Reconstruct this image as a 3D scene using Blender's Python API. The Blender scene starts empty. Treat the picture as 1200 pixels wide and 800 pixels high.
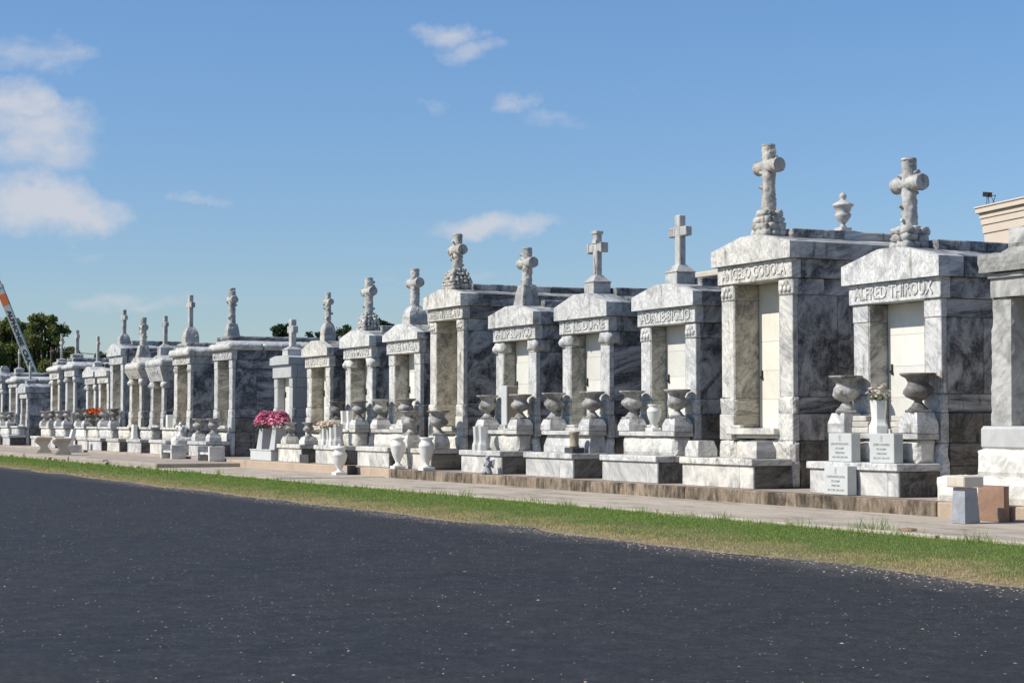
import bpy, bmesh, math, random
import numpy as np
from mathutils import Vector, Matrix, noise
R = math.radians
C = bpy.context.scene.collection
sc = bpy.context.scene

# ------------------------------------------------------------------ materials
def newmat(name, rough=.7):
    m = bpy.data.materials.new(name); m.use_nodes = True
    nt = m.node_tree; b = nt.nodes['Principled BSDF']
    b.inputs['Roughness'].default_value = rough
    b.inputs['Specular IOR Level'].default_value = .3
    return m, nt, b
def N(nt, t, **k):
    n = nt.nodes.new(t)
    for a, v in k.items():
        if a.startswith('_'): setattr(n, a[1:], v)
        else: n.inputs[a.replace('__', ' ')].default_value = v
    return n
def math_(nt, op, a, b=None, c=None, clamp=False):
    n = nt.nodes.new('ShaderNodeMath'); n.operation = op; n.use_clamp = clamp
    for i, x in enumerate((a, b, c)):
        if x is None: continue
        if isinstance(x, (int, float)): n.inputs[i].default_value = x
        else: nt.links.new(x, n.inputs[i])
    return n.outputs[0]
def vmath(nt, op, a, b=None):
    n = nt.nodes.new('ShaderNodeVectorMath'); n.operation = op
    for i, x in enumerate((a, b)):
        if x is None: continue
        if isinstance(x, (tuple, list)): n.inputs[i].default_value = x
        else: nt.links.new(x, n.inputs[i])
    return n.outputs[0]
def ramp(nt, fac, stops, interp='LINEAR'):
    n = nt.nodes.new('ShaderNodeValToRGB'); cr = n.color_ramp; cr.interpolation = interp
    while len(cr.elements) < len(stops): cr.elements.new(.5)
    for e, (p, c) in zip(cr.elements, stops):
        e.position = p; e.color = (c, c, c, 1) if isinstance(c, (int, float)) else (*c, 1)
    nt.links.new(fac, n.inputs[0]); return n.outputs[0]
def mix(nt, fac, a, b, mode='MIX'):
    n = nt.nodes.new('ShaderNodeMix'); n.data_type = 'RGBA'; n.blend_type = mode
    for i, x in ((0, fac), (6, a), (7, b)):
        if isinstance(x, (int, float)): n.inputs[i].default_value = x
        elif isinstance(x, tuple): n.inputs[i].default_value = (*x, 1)
        else: nt.links.new(x, n.inputs[i])
    return n.outputs[2]
def noise_(nt, vec, scale, detail=4, rough=.6, dist=0):
    n = nt.nodes.new('ShaderNodeTexNoise')
    n.inputs['Scale'].default_value = scale; n.inputs['Detail'].default_value = detail
    n.inputs['Roughness'].default_value = rough; n.inputs['Distortion'].default_value = dist
    if vec is not None: nt.links.new(vec, n.inputs['Vector'])
    return n.outputs['Fac']
def coords(nt, island=True):
    tc = nt.nodes.new('ShaderNodeTexCoord'); g = nt.nodes.new('ShaderNodeNewGeometry')
    oi = nt.nodes.new('ShaderNodeObjectInfo')
    if not island: return tc.outputs['Object'], None
    r = math_(nt, 'FRACT', math_(nt, 'ADD', g.outputs['Random Per Island'], math_(nt, 'MULTIPLY', oi.outputs['Random'], 7.13)))
    c = nt.nodes.new('ShaderNodeCombineXYZ')
    nt.links.new(math_(nt, 'MULTIPLY', r, 61.), c.inputs[0]); nt.links.new(math_(nt, 'MULTIPLY', r, 37.), c.inputs[1])
    nt.links.new(math_(nt, 'MULTIPLY', oi.outputs['Random'], 23.), c.inputs[2])
    v = vmath(nt, 'ADD', tc.outputs['Object'], c.outputs[0])
    return v, r
def bump(nt, b, h, strength=.3, dist=.02):
    n = nt.nodes.new('ShaderNodeBump'); n.inputs['Strength'].default_value = strength
    n.inputs['Distance'].default_value = dist
    nt.links.new(h, n.inputs['Height']); nt.links.new(n.outputs[0], b.inputs['Normal'])

def marble(name, light, dark, lo=.38, hi=.62, vein=.5, grime=.5, gcol=(.10, .095, .085), rough=.62, bs=.25, stretch=.33, warm=None, sc_=1., bw_=.8):
    m, nt, b = newmat(name, rough)
    v, r = coords(nt)
    # each block was cut at its own angle
    ro = nt.nodes.new('ShaderNodeVectorRotate'); ro.rotation_type = 'EULER_XYZ'
    nt.links.new(v, ro.inputs['Vector'])
    cc = nt.nodes.new('ShaderNodeCombineXYZ')
    nt.links.new(math_(nt, 'MULTIPLY_ADD', r, 1.5, .1), cc.inputs[0]); nt.links.new(math_(nt, 'MULTIPLY_ADD', r, -1.1, 1.05), cc.inputs[1])
    nt.links.new(cc.outputs[0], ro.inputs['Rotation'])
    mp = nt.nodes.new('ShaderNodeMapping'); mp.inputs['Scale'].default_value = (1.5, 1.5, stretch)
    nt.links.new(ro.outputs[0], mp.inputs[0])
    n1 = noise_(nt, mp.outputs[0], 1.5 * sc_, 7, .60, 1.0)
    n2 = noise_(nt, mp.outputs[0], 2.6 * sc_, 6, .55, 1.8)
    n3 = noise_(nt, v, 11, 5, .7)
    body = ramp(nt, n1, [(lo, 1.), (hi, 0.)])
    av = math_(nt, 'ABSOLUTE', math_(nt, 'SUBTRACT', n2, .5))
    vn = ramp(nt, av, [(.0, 1.), (.045, .25), (.10, 0.)])
    fac = math_(nt, 'ADD', math_(nt, 'MULTIPLY', body, bw_), math_(nt, 'MULTIPLY', vn, vein), clamp=True)
    fac = math_(nt, 'MULTIPLY', fac, math_(nt, 'MULTIPLY_ADD', n3, .9, .55), clamp=True)
    col = mix(nt, fac, light, dark)
    tone = math_(nt, 'MULTIPLY_ADD', r, .16, .90)
    tn = nt.nodes.new('ShaderNodeCombineColor')
    for i in range(3): nt.links.new(tone, tn.inputs[i])
    col = mix(nt, 1., col, tn.outputs[0], 'MULTIPLY')
    oc = nt.nodes.new('ShaderNodeObjectInfo'); col = mix(nt, 1., col, oc.outputs['Color'], 'MULTIPLY')   # each tomb's own stone
    # weather stains: blotches and run-marks of their own shape
    tc = nt.nodes.new('ShaderNodeTexCoord')
    ms = nt.nodes.new('ShaderNodeMapping'); ms.inputs['Scale'].default_value = (3.4, 3.4, .5)
    nt.links.new(v, ms.inputs[0])
    st = noise_(nt, ms.outputs[0], 1.6, 7, .68)
    bl = noise_(nt, v, 2.1, 8, .7)
    g = math_(nt, 'MULTIPLY', ramp(nt, st, [(.52, 0.), (.66, 1.)]), ramp(nt, bl, [(.45, 0.), (.60, 1.)]))
    g2 = ramp(nt, bl, [(.6, 0.), (.72, .7)])
    g = math_(nt, 'MULTIPLY', math_(nt, 'ADD', g, g2, clamp=True), grime, clamp=True)
    col = mix(nt, g, col, gcol)
    if warm:
        w = ramp(nt, noise_(nt, v, 1.3, 5, .6), [(.5, 0.), (.72, .55)])
        col = mix(nt, w, col, warm)
    nt.links.new(col, b.inputs['Base Color'])
    bump(nt, b, noise_(nt, v, 38, 5, .7), bs, .012)
    return m

M = {}
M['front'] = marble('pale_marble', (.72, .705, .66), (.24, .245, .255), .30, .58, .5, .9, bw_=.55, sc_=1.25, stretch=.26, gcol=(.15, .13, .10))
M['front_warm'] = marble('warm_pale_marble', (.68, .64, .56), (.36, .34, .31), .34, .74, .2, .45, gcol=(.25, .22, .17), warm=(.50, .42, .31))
M['wall'] = marble('grey_veined_marble', (.54, .54, .53), (.07, .073, .08), .40, .60, .35, .9, gcol=(.02, .02, .02), stretch=.20, sc_=.85)  # side walls; also lends painted shade and soot to cornice and frieze sides
M['wall_light'] = marble('light_grey_marble', (.40, .40, .40), (.07, .074, .082), .42, .60, .5, .7, gcol=(.05, .048, .045), sc_=.8)
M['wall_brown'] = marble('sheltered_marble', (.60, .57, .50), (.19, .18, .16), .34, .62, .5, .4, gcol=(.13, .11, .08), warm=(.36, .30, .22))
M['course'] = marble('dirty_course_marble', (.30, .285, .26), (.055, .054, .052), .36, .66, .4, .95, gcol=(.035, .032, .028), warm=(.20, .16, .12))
M['rustic'] = marble('rock_faced_marble', (.74, .71, .64), (.38, .37, .35), .28, .56, .2, .55, gcol=(.22, .19, .155), bs=.7, stretch=.8)
M['cross'] = marble('weathered_cross_marble', (.60, .58, .54), (.26, .255, .24), .32, .60, .2, .95, gcol=(.11, .105, .095), bs=1., stretch=.9)
M['urn'] = marble('weathered_urn_marble', (.46, .44, .41), (.12, .115, .11), .34, .60, .4, 1., gcol=(.075, .07, .062), bs=.5, stretch=.5)
M['urn_dark'] = marble('sooty_urn_marble', (.26, .245, .225), (.07, .066, .062), .34, .66, .4, 1., gcol=(.05, .045, .04), bs=.5, stretch=.5)
M['slab'] = marble('ledge_slab_marble', (.72, .695, .64), (.30, .30, .30), .32, .60, .25, .55, gcol=(.24, .22, .19))
M['granite'] = marble('rough_grey_granite', (.50, .485, .45), (.27, .265, .25), .40, .60, .1, .75, gcol=(.13, .12, .10), bs=1., stretch=.9)
M['granite_smooth'] = marble('smooth_grey_granite', (.50, .495, .48), (.42, .415, .40), .4, .62, .0, .2, gcol=(.3, .29, .27), bs=.1, stretch=.9)
M['door'] = marble('cream_tablet_marble', (.77, .75, .675), (.64, .62, .55), .30, .80, .12, .2, gcol=(.4, .36, .28), bs=.05)
M['plaque'] = marble('white_plaque_marble', (.60, .61, .58), (.50, .51, .49), .30, .80, .05, .25, gcol=(.4, .4, .37), bs=.05)
M['white'] = marble('white_painted_stone', (.76, .75, .70), (.66, .65, .61), .3, .8, .03, .3, gcol=(.45, .42, .36), rough=.5, bs=.08)
M['cream'] = marble('cream_cast_stone', (.62, .55, .44), (.50, .44, .35), .3, .8, .03, .4, gcol=(.3, .26, .2), bs=.2)
M['pink'] = marble('brown_pink_stone', (.29, .18, .12), (.21, .13, .088), .35, .7, .1, .5, gcol=(.2, .14, .1), bs=.3, stretch=.9)
M['tan'] = marble('tan_stone', (.42, .35, .26), (.30, .25, .19), .35, .7, .1, .6, gcol=(.15, .12, .09), bs=.3, stretch=.9)
M['blue_granite'] = marble('blue_grey_stone', (.36, .37, .39), (.25, .26, .28), .4, .62, .1, .3, gcol=(.2, .2, .2), bs=.5, stretch=.9)
M['dark_stone'] = marble('dark_stone', (.09, .088, .085), (.04, .04, .04), .4, .62, .1, .3, bs=.3, stretch=.9)

def flat(name, c, rough=.6, metal=0, var=.15, scale=8):
    m, nt, b = newmat(name, rough)
    v, r = coords(nt)
    n = noise_(nt, v, scale, 5, .6)
    k = math_(nt, 'MULTIPLY_ADD', n, var * 2, 1 - var)
    tn = nt.nodes.new('ShaderNodeCombineColor')
    for i in range(3): nt.links.new(k, tn.inputs[i])
    nt.links.new(mix(nt, 1., c, tn.outputs[0], 'MULTIPLY'), b.inputs['Base Color'])
    b.inputs['Metallic'].default_value = metal
    return m
M['bronze'] = flat('dark_bronze', (.05, .04, .03), .4, .6)
M['letter'] = flat('inscription_grey', (.20, .21, .21), .8)
M['boom'] = flat('white_boom_paint', (.46, .46, .44), .4)
M['boom_letter'] = flat('black_boom_letter', (.03, .03, .04), .5)
M['boom_orange'] = flat('orange_boom_stripe', (.65, .16, .05), .5)
M['rubber'] = flat('black_rubber', (.02, .02, .02), .8)
M['wire'] = flat('wire_black', (.05, .05, .055), .6)
M['wood'] = flat('pole_wood', (.12, .09, .06), .9)
M['bark'] = flat('tree_bark', (.08, .06, .045), .95)

def varied(name, cols, rough=.7, trans=0):
    m, nt, b = newmat(name, rough)
    g = nt.nodes.new('ShaderNodeNewGeometry')
    st = [(i / (len(cols) - 1), c) for i, c in enumerate(cols)]
    col = ramp(nt, g.outputs['Random Per Island'], st)
    nt.links.new(col, b.inputs['Base Color'])
    b.inputs['Specular IOR Level'].default_value = .15
    if trans:
        out = nt.nodes['Material Output']
        t = nt.nodes.new('ShaderNodeBsdfTranslucent'); nt.links.new(col, t.inputs[0])
        ms = nt.nodes.new('ShaderNodeMixShader'); ms.inputs[0].default_value = trans
        nt.links.new(b.outputs[0], ms.inputs[1]); nt.links.new(t.outputs[0], ms.inputs[2])
        nt.links.new(ms.outputs[0], out.inputs[0])
    return m
M['leaf_a'] = varied('oak_leaf', [(.09, .14, .035), (.15, .19, .055), (.25, .23, .09), (.11, .155, .045)], .6, .3)
M['leaf_b'] = varied('pine_leaf', [(.03, .06, .03), (.055, .09, .035), (.08, .11, .05)], .6, .3)
M['petal_pink'] = varied('pink_petal', [(.62, .05, .18), (.72, .10, .26), (.82, .40, .50), (.50, .03, .12), (.86, .68, .70), (.70, .12, .28), (.62, .06, .2)], .6, .2)
M['petal_pale'] = varied('pale_petal', [(.75, .62, .50), (.70, .45, .44), (.80, .72, .55), (.72, .66, .62), (.78, .60, .30)], .6, .2)
M['petal_cream'] = varied('cream_petal', [(.78, .72, .60), (.66, .56, .46), (.84, .82, .74), (.55, .42, .38), (.80, .75, .64)], .6, .2)
M['petal_orange'] = varied('orange_petal', [(.60, .09, .02), (.70, .18, .03), (.45, .05, .02)], .6, .2)
M['stem'] = varied('bouquet_leaf', [(.08, .14, .03), (.14, .2, .05), (.05, .09, .02)], .6, .2)
M['pebble'] = varied('pebble', [(.22, .18, .14), (.32, .27, .21), (.12, .11, .10), (.46, .42, .36), (.27, .20, .14)], .9)

def mat_road():
    m, nt, b = newmat('asphalt', .72)
    v, _ = coords(nt, False)
    big = noise_(nt, v, .22, 5, .6, .4); fine = noise_(nt, v, 60, 4, .7); mid = noise_(nt, v, 2.2, 6, .65)
    col = mix(nt, ramp(nt, big, [(.40, 0.), (.58, 1.)]), (.0235, .0265, .032), (.034, .034, .031))
    col = mix(nt, ramp(nt, mid, [(.42, 0.), (.72, .75)]), col, (.050, .048, .047))
    col = mix(nt, ramp(nt, noise_(nt, v, 14, 5, .75), [(.40, .9), (.55, 0.)]), col, (.014, .015, .018))
    col = mix(nt, ramp(nt, noise_(nt, v, 26, 4, .8), [(.52, 0.), (.66, .8)]), col, (.065, .064, .064))
    col = mix(nt, ramp(nt, fine, [(.3, .75), (.6, 0.)]), col, (.020, .021, .024))
    # exposed aggregate
    mv = nt.nodes.new('ShaderNodeMapping'); mv.inputs['Scale'].default_value = (1., 1.6, 1.); nt.links.new(v, mv.inputs[0])
    vo = nt.nodes.new('ShaderNodeTexVoronoi'); vo.inputs['Scale'].default_value = 13; nt.links.new(mv.outputs[0], vo.inputs['Vector'])
    d = ramp(nt, vo.outputs['Distance'], [(.12, 1.), (.27, 0.)])
    sp = nt.nodes.new('ShaderNodeSeparateColor'); nt.links.new(vo.outputs['Color'], sp.inputs[0])
    pick = ramp(nt, sp.outputs[0], [(.84, 0.), (.88, 1.)])
    cl = ramp(nt, noise_(nt, v, .7, 4, .6), [(.40, .1), (.58, 1.)])
    s = math_(nt, 'MULTIPLY', math_(nt, 'MULTIPLY', d, pick), cl)
    col = mix(nt, math_(nt, 'MULTIPLY', s, .7), col, (.26, .215, .17))
    m3 = noise_(nt, v, 3.3, 5, .85)
    col = mix(nt, ramp(nt, m3, [(.38, .7), (.5, 0.)]), col, (.016, .017, .018)); col = mix(nt, ramp(nt, m3, [(.52, 0.), (.66, .6)]), col, (.056, .056, .055))
    # worn strip with grit beside the verge
    sy = nt.nodes.new('ShaderNodeSeparateXYZ'); nt.links.new(v, sy.inputs[0])
    wy = math_(nt, 'ADD', sy.outputs[1], math_(nt, 'MULTIPLY', math_(nt, 'SUBTRACT', noise_(nt, v, .6, 6, .7), .5), 2.2))
    wf = math_(nt, 'MULTIPLY', ramp(nt, math_(nt, 'DIVIDE', math_(nt, 'SUBTRACT', wy, 11.), 1.6), [(.2, 0.), (.9, 1.)]), ramp(nt, noise_(nt, v, 18, 4, .7), [(.40, .15), (.60, 1.)]))
    col = mix(nt, math_(nt, 'MULTIPLY', wf, .7), col, (.19, .17, .145))
    # hairline cracks
    mc = nt.nodes.new('ShaderNodeMapping'); mc.inputs['Scale'].default_value = (1.3, .4, 1.); mc.inputs['Rotation'].default_value = (0, 0, .45)
    nt.links.new(v, mc.inputs[0])
    cn = math_(nt, 'ABSOLUTE', math_(nt, 'SUBTRACT', noise_(nt, mc.outputs[0], .8, 7, .7, .6), .5))
    ck = math_(nt, 'MULTIPLY', ramp(nt, cn, [(0., 1.), (.02, 0.)]), ramp(nt, noise_(nt, v, .5, 3), [(.46, 0.), (.56, 1.)]))
    col = mix(nt, math_(nt, 'MULTIPLY', ck, .75), col, (.012, .012, .013))
    # pale scrape marks
    mr = nt.nodes.new('ShaderNodeMapping'); mr.inputs['Scale'].default_value = (.5, 9., 1.); mr.inputs['Rotation'].default_value = (0, 0, -.62)
    nt.links.new(v, mr.inputs[0])
    sm = ramp(nt, noise_(nt, mr.outputs[0], 1.1, 6, .65), [(.68, 0.), (.76, .45)])
    col = mix(nt, sm, col, (.15, .14, .13))
    nt.links.new(col, b.inputs['Base Color'])
    bump(nt, b, math_(nt, 'ADD', noise_(nt, v, 90, 3, .7), math_(nt, 'MULTIPLY', noise_(nt, v, 14, 5, .8), 2.)), .6, .012)
    return m
M['road'] = mat_road()
def mat_concrete(name, a, b_, dark, stain, streak=False, thr=.52):
    m, nt, b = newmat(name, .85)
    v, _ = coords(nt, False)
    col = mix(nt, ramp(nt, noise_(nt, v, .8, 6, .6), [(.35, 0.), (.65, 1.)]), a, b_)
    col = mix(nt, ramp(nt, noise_(nt, v, 30, 4, .7), [(.35, .35), (.6, 0.)]), col, dark)
    ms = nt.nodes.new('ShaderNodeMapping'); ms.inputs['Scale'].default_value = (1., 1., .35) if streak else (.5, 1.3, 1.)
    nt.links.new(v, ms.inputs[0])
    s1 = ramp(nt, noise_(nt, ms.outputs[0], 1.3, 7, .72), [(thr, 0.), (thr + .16, 1.)])
    s2 = ramp(nt, noise_(nt, ms.outputs[0], 6, 6, .7), [(.35, .3), (.6, 1.)])
    col = mix(nt, math_(nt, 'MULTIPLY', math_(nt, 'MULTIPLY', s1, s2), stain), col, dark)
    nt.links.new(col, b.inputs['Base Color'])
    bump(nt, b, noise_(nt, v, 45, 5, .7), .4, .01)
    return m
M['path'] = mat_concrete('path_concrete', (.53, .46, .375), (.44, .38, .305), (.16, .13, .10), .9, False, .49)
M['terrace'] = mat_concrete('terrace_concrete', (.46, .39, .32), (.38, .32, .26), (.14, .115, .09), .6)
M['kerb'] = mat_concrete('kerb_concrete', (.48, .37, .27), (.33, .255, .18), (.05, .04, .027), 1., True, .36)
M['kerb_clean'] = mat_concrete('clean_kerb_concrete', (.50, .385, .285), (.45, .35, .26), (.22, .17, .12), .5, True)
M['stucco'] = mat_concrete('beige_stucco', (.66, .56, .45), (.62, .53, .42), (.45, .36, .29), .3)
def mat_soil():
    m, nt, b = newmat('turf_soil', .95)
    v, _ = coords(nt, False)
    s = nt.nodes.new('ShaderNodeSeparateXYZ'); nt.links.new(v, s.inputs[0])
    y = math_(nt, 'ADD', s.outputs[1], math_(nt, 'MULTIPLY', math_(nt, 'SUBTRACT', noise_(nt, v, .9, 6, .7), .5), 4.5))
    f = ramp(nt, math_(nt, 'DIVIDE', math_(nt, 'SUBTRACT', y, 12.), 3.), [(.05, 0.), (.6, 1.)])
    col = mix(nt, f, (.36, .28, .18), (.10, .15, .03))
    col = mix(nt, ramp(nt, noise_(nt, v, 12, 5, .7), [(.4, .6), (.62, 0.)]), col, (.05, .045, .025))
    nt.links.new(col, b.inputs['Base Color'])
    bump(nt, b, noise_(nt, v, 25, 5, .7), .8, .03)
    return m
M['soil'] = mat_soil()
def mat_grass():
    m, nt, b = newmat('grass_blade', .6)
    v, _ = coords(nt, False)
    g = nt.nodes.new('ShaderNodeNewGeometry')
    s = nt.nodes.new('ShaderNodeSeparateXYZ'); nt.links.new(v, s.inputs[0])
    nz = noise_(nt, v, .9, 6, .7)
    y = math_(nt, 'ADD', s.outputs[1], math_(nt, 'MULTIPLY', math_(nt, 'SUBTRACT', nz, .5), 5.5))
    y = math_(nt, 'ADD', y, math_(nt, 'MULTIPLY', math_(nt, 'SUBTRACT', g.outputs['Random Per Island'], .5), 1.3))
    y = math_(nt, 'SUBTRACT', y, math_(nt, 'MULTIPLY', math_(nt, 'DIVIDE', math_(nt, 'ADD', s.outputs[0], 40.), 22., clamp=True), .40))
    f = ramp(nt, math_(nt, 'DIVIDE', math_(nt, 'SUBTRACT', y, 12.), 3.), [(.05, 0.), (.66, 1.)])
    green = ramp(nt, g.outputs['Random Per Island'], [(0., (.17, .29, .045)), (.3, (.24, .37, .065)), (.6, (.14, .24, .04)), (.85, (.32, .41, .09)), (1., (.46, .44, .19))])
    dry = ramp(nt, g.outputs['Random Per Island'], [(0., (.56, .40, .22)), (.35, (.42, .38, .13)), (.7, (.64, .47, .30)), (1., (.36, .38, .10))])
    col = mix(nt, f, dry, green)
    nt.links.new(col, b.inputs['Base Color'])
    b.inputs['Specular IOR Level'].default_value = .2
    t = nt.nodes.new('ShaderNodeBsdfTranslucent'); nt.links.new(col, t.inputs[0])
    ms = nt.nodes.new('ShaderNodeMixShader'); ms.inputs[0].default_value = .35
    nt.links.new(b.outputs[0], ms.inputs[1]); nt.links.new(t.outputs[0], ms.inputs[2])
    nt.links.new(ms.outputs[0], nt.nodes['Material Output'].inputs[0])
    return m
M['grass'] = mat_grass()

# ------------------------------------------------------------------ mesh builder
class MB:
    def __init__(s): s.v = []; s.f = []; s.sm = []
    def add(s, vs, fs, smooth=False):
        o = len(s.v); s.v += [tuple(p) for p in vs]; s.f += [tuple(i + o for i in f) for f in fs]; s.sm += [smooth] * len(fs)
    def box(s, x0, y0, z0, x1, y1, z1, b=.012):
        if x1 < x0: x0, x1 = x1, x0
        if y1 < y0: y0, y1 = y1, y0
        b = min(b, (x1 - x0) * .3, (y1 - y0) * .3, (z1 - z0) * .3)
        P = (x0, y0, z0); Q = (x1, y1, z1); vs = []; idx = {}
        for i in (0, 1):
            for j in (0, 1):
                for k in (0, 1):
                    c = [(P, Q)[i][0], (P, Q)[j][1], (P, Q)[k][2]]; d = [1 - 2 * i, 1 - 2 * j, 1 - 2 * k]
                    for ax in range(3):
                        p = list(c)
                        for a in range(3):
                            if a != ax: p[a] += d[a] * b
                        idx[(i, j, k, ax)] = len(vs); vs.append(p)
        fs = []
        for ax in range(3):
            o = [a for a in range(3) if a != ax]
            for e in (0, 1):
                q = []
                for (u, w) in ((0, 0), (1, 0), (1, 1), (0, 1)):
                    t = [0, 0, 0]; t[ax] = e; t[o[0]] = u; t[o[1]] = w; q.append(idx[(*t, ax)])
                if (e == 1) == (ax == 1): q.reverse()
                fs.append(q)
        for ax in range(3):      # edges parallel to ax
            o = [a for a in range(3) if a != ax]
            for u in (0, 1):
                for w in (0, 1):
                    t0 = [0, 0, 0]; t0[o[0]] = u; t0[o[1]] = w; t1 = list(t0); t1[ax] = 1
                    q = [idx[(*t0, o[0])], idx[(*t1, o[0])], idx[(*t1, o[1])], idx[(*t0, o[1])]]
                    fs.append(q)
        for i in (0, 1):
            for j in (0, 1):
                for k in (0, 1): fs.append([idx[(i, j, k, 0)], idx[(i, j, k, 1)], idx[(i, j, k, 2)]])
        s.add(vs, fs)
    def hexa(s, b0, b1, smooth=False):   # bottom quad, top quad
        s.add(list(b0) + list(b1), [(3, 2, 1, 0), (4, 5, 6, 7), (0, 1, 5, 4), (1, 2, 6, 5), (2, 3, 7, 6), (3, 0, 4, 7)], smooth)
    def frustum(s, cx, cy, z0, z1, w0, d0, w1, d1, b=0):
        q = lambda w, d, z: [(cx - w / 2, cy - d / 2, z), (cx + w / 2, cy - d / 2, z), (cx + w / 2, cy + d / 2, z), (cx - w / 2, cy + d / 2, z)]
        s.hexa(q(w0, d0, z0), q(w1, d1, z1))
    def rough(s, x0, y0, z0, x1, y1, z1, amp=.03, seg=.09, seed=0, pillow=.0, smooth=False, taper=0, bottomfix=True, tpow=1):
        L = (x1 - x0, y1 - y0, z1 - z0); n = [max(2, min(40, int(round(l / seg)))) for l in L]
        vid = {}; vs = []; fs = []; nrm = {}
        def vert(i, j, k):
            key = (i, j, k)
            if key not in vid:
                p = Vector((x0 + L[0] * i / n[0], y0 + L[1] * j / n[1], z0 + L[2] * k / n[2]))
                d = Vector(((-1 if i == 0 else 1 if i == n[0] else 0), (-1 if j == 0 else 1 if j == n[1] else 0), (-1 if k == 0 else 1 if k == n[2] else 0)))
                ne = sum(1 for c in d if c)
                q = p + Vector((seed * 3.1, seed * 1.7, seed * .9))
                a = noise.fractal(q * 3.2, .8, 2.1, 4) + .5 * noise.noise(q * 13)
                d.normalize()
                h = a * amp
                if pillow:
                    ex = min(i, n[0] - i) / n[0] * L[0]; ey = min(j, n[1] - j) / n[1] * L[1]; ez = min(k, n[2] - k) / n[2] * L[2]
                    ed = sorted((ex, ey, ez))[1]
                    h += pillow * (min(1, ed / .12) ** .5) - pillow * .4
                if ne > 1: h -= amp * .5
                p = p + d * h
                if bottomfix and k == 0: p.z = z0
                if taper:
                    t = (k / n[2]) ** tpow; cx = (x0 + x1) / 2; cy = (y0 + y1) / 2
                    p.x = cx + (p.x - cx) * (1 - taper * t); p.y = cy + (p.y - cy) * (1 - taper * t)
                vid[key] = len(vs); vs.append(p)
            return vid[key]
        for e in (0, n[2]):
            for i in range(n[0]):
                for j in range(n[1]):
                    q = [vert(i, j, e), vert(i + 1, j, e), vert(i + 1, j + 1, e), vert(i, j + 1, e)]
                    fs.append(q if e else q[::-1])
        for e in (0, n[1]):
            for i in range(n[0]):
                for k in range(n[2]):
                    q = [vert(i, e, k), vert(i + 1, e, k), vert(i + 1, e, k + 1), vert(i, e, k + 1)]
                    fs.append(q[::-1] if e else q)
        for e in (0, n[0]):
            for j in range(n[1]):
                for k in range(n[2]):
                    q = [vert(e, j, k), vert(e, j + 1, k), vert(e, j + 1, k + 1), vert(e, j, k + 1)]
                    fs.append(q if e else q[::-1])
        s.add(vs, fs, smooth)
    def lathe(s, cx, cy, z0, prof, seg=28, swirl=0, flute=0, nz=0, sq=0):
        vs = []; m = len(prof)
        for a, (r, z, *k) in enumerate(prof):
            kk = k[0] if k else 0
            for i in range(seg):
                t = 2 * math.pi * i / seg; rr = r
                if kk and swirl: rr *= 1 + kk * swirl * math.sin(3 * t + z * 22)
                if kk and flute: rr *= 1 + kk * flute * math.cos(flute_n * t)
                if nz: rr += nz * noise.noise(Vector((math.cos(t) * 4 * r + cx, math.sin(t) * 4 * r + cy, z * 7)))
                vs.append((cx + rr * math.cos(t), cy + rr * math.sin(t), z0 + z))
        fs = []
        for a in range(m - 1):
            for i in range(seg):
                j = (i + 1) % seg
                fs.append((a * seg + i, a * seg + j, (a + 1) * seg + j, (a + 1) * seg + i))
        fs.append(tuple(range(seg))[::-1]); fs.append(tuple((m - 1) * seg + i for i in range(seg)))
        s.add(vs, fs, True)
    def prism(s, poly, y0, y1):          # poly in xz
        n = len(poly)
        vs = [(x, y0, z) for x, z in poly] + [(x, y1, z) for x, z in poly]
        fs = [tuple(range(n)), tuple(range(2 * n - 1, n - 1, -1))] + [(i, i + n, (i + 1) % n + n, (i + 1) % n) for i in range(n)]
        s.add(vs, fs)
    def tube(s, p0, p1, r0, r1=None, seg=14, nz=0, rings=1, seed=0, smooth=True):
        p0 = Vector(p0); p1 = Vector(p1); r1 = r0 if r1 is None else r1
        d = (p1 - p0); L = d.length; d.normalize()
        u = d.cross(Vector((0, 0, 1))) if abs(d.z) < .9 else d.cross(Vector((1, 0, 0))); u.normalize(); w = d.cross(u)
        vs = []
        for k in range(rings + 1):
            t = k / rings; r = r0 + (r1 - r0) * t; c = p0 + d * L * t
            for i in range(seg):
                a = 2 * math.pi * i / seg; dirv = u * math.cos(a) + w * math.sin(a)
                rr = r
                if nz: rr += nz * (.55 * noise.noise((c + dirv * r) * 8 + Vector((seed, 0, 0))) + .75 * noise.noise((c + dirv * r) * 21 + Vector((0, seed, 0))))
                vs.append(c + dirv * rr)
        fs = [(k * seg + i, k * seg + (i + 1) % seg, (k + 1) * seg + (i + 1) % seg, (k + 1) * seg + i) for k in range(rings) for i in range(seg)]
        s.add(vs, fs, smooth)
        s.add(vs[:seg], [tuple(range(seg))[::-1]]); s.add(vs[-seg:], [tuple(range(seg))])
    def blob(s, c, sz, seed=0, nz=.12, sq=.55, seg=8):
        c = Vector(c); vs = []; fs = []; rows = seg // 2 + 1
        f = lambda a: math.copysign(abs(a) ** sq, a)
        for k in range(rows + 1):
            ph = -math.pi / 2 + math.pi * k / rows
            for i in range(seg):
                t = 2 * math.pi * (i + .5) / seg
                p = Vector((f(math.cos(ph)) * f(math.cos(t)), f(math.cos(ph)) * f(math.sin(t)), f(math.sin(ph))))
                p *= 1 + nz * noise.noise(p * 1.5 + Vector((seed * 3.3, seed, 0)))
                vs.append((c.x + p.x * sz[0] / 2, c.y + p.y * sz[1] / 2, c.z + p.z * sz[2] / 2))
        for k in range(rows):
            for i in range(seg):
                j = (i + 1) % seg
                fs.append((k * seg + i, k * seg + j, (k + 1) * seg + j, (k + 1) * seg + i))
        s.add(vs, fs, True)
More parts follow.
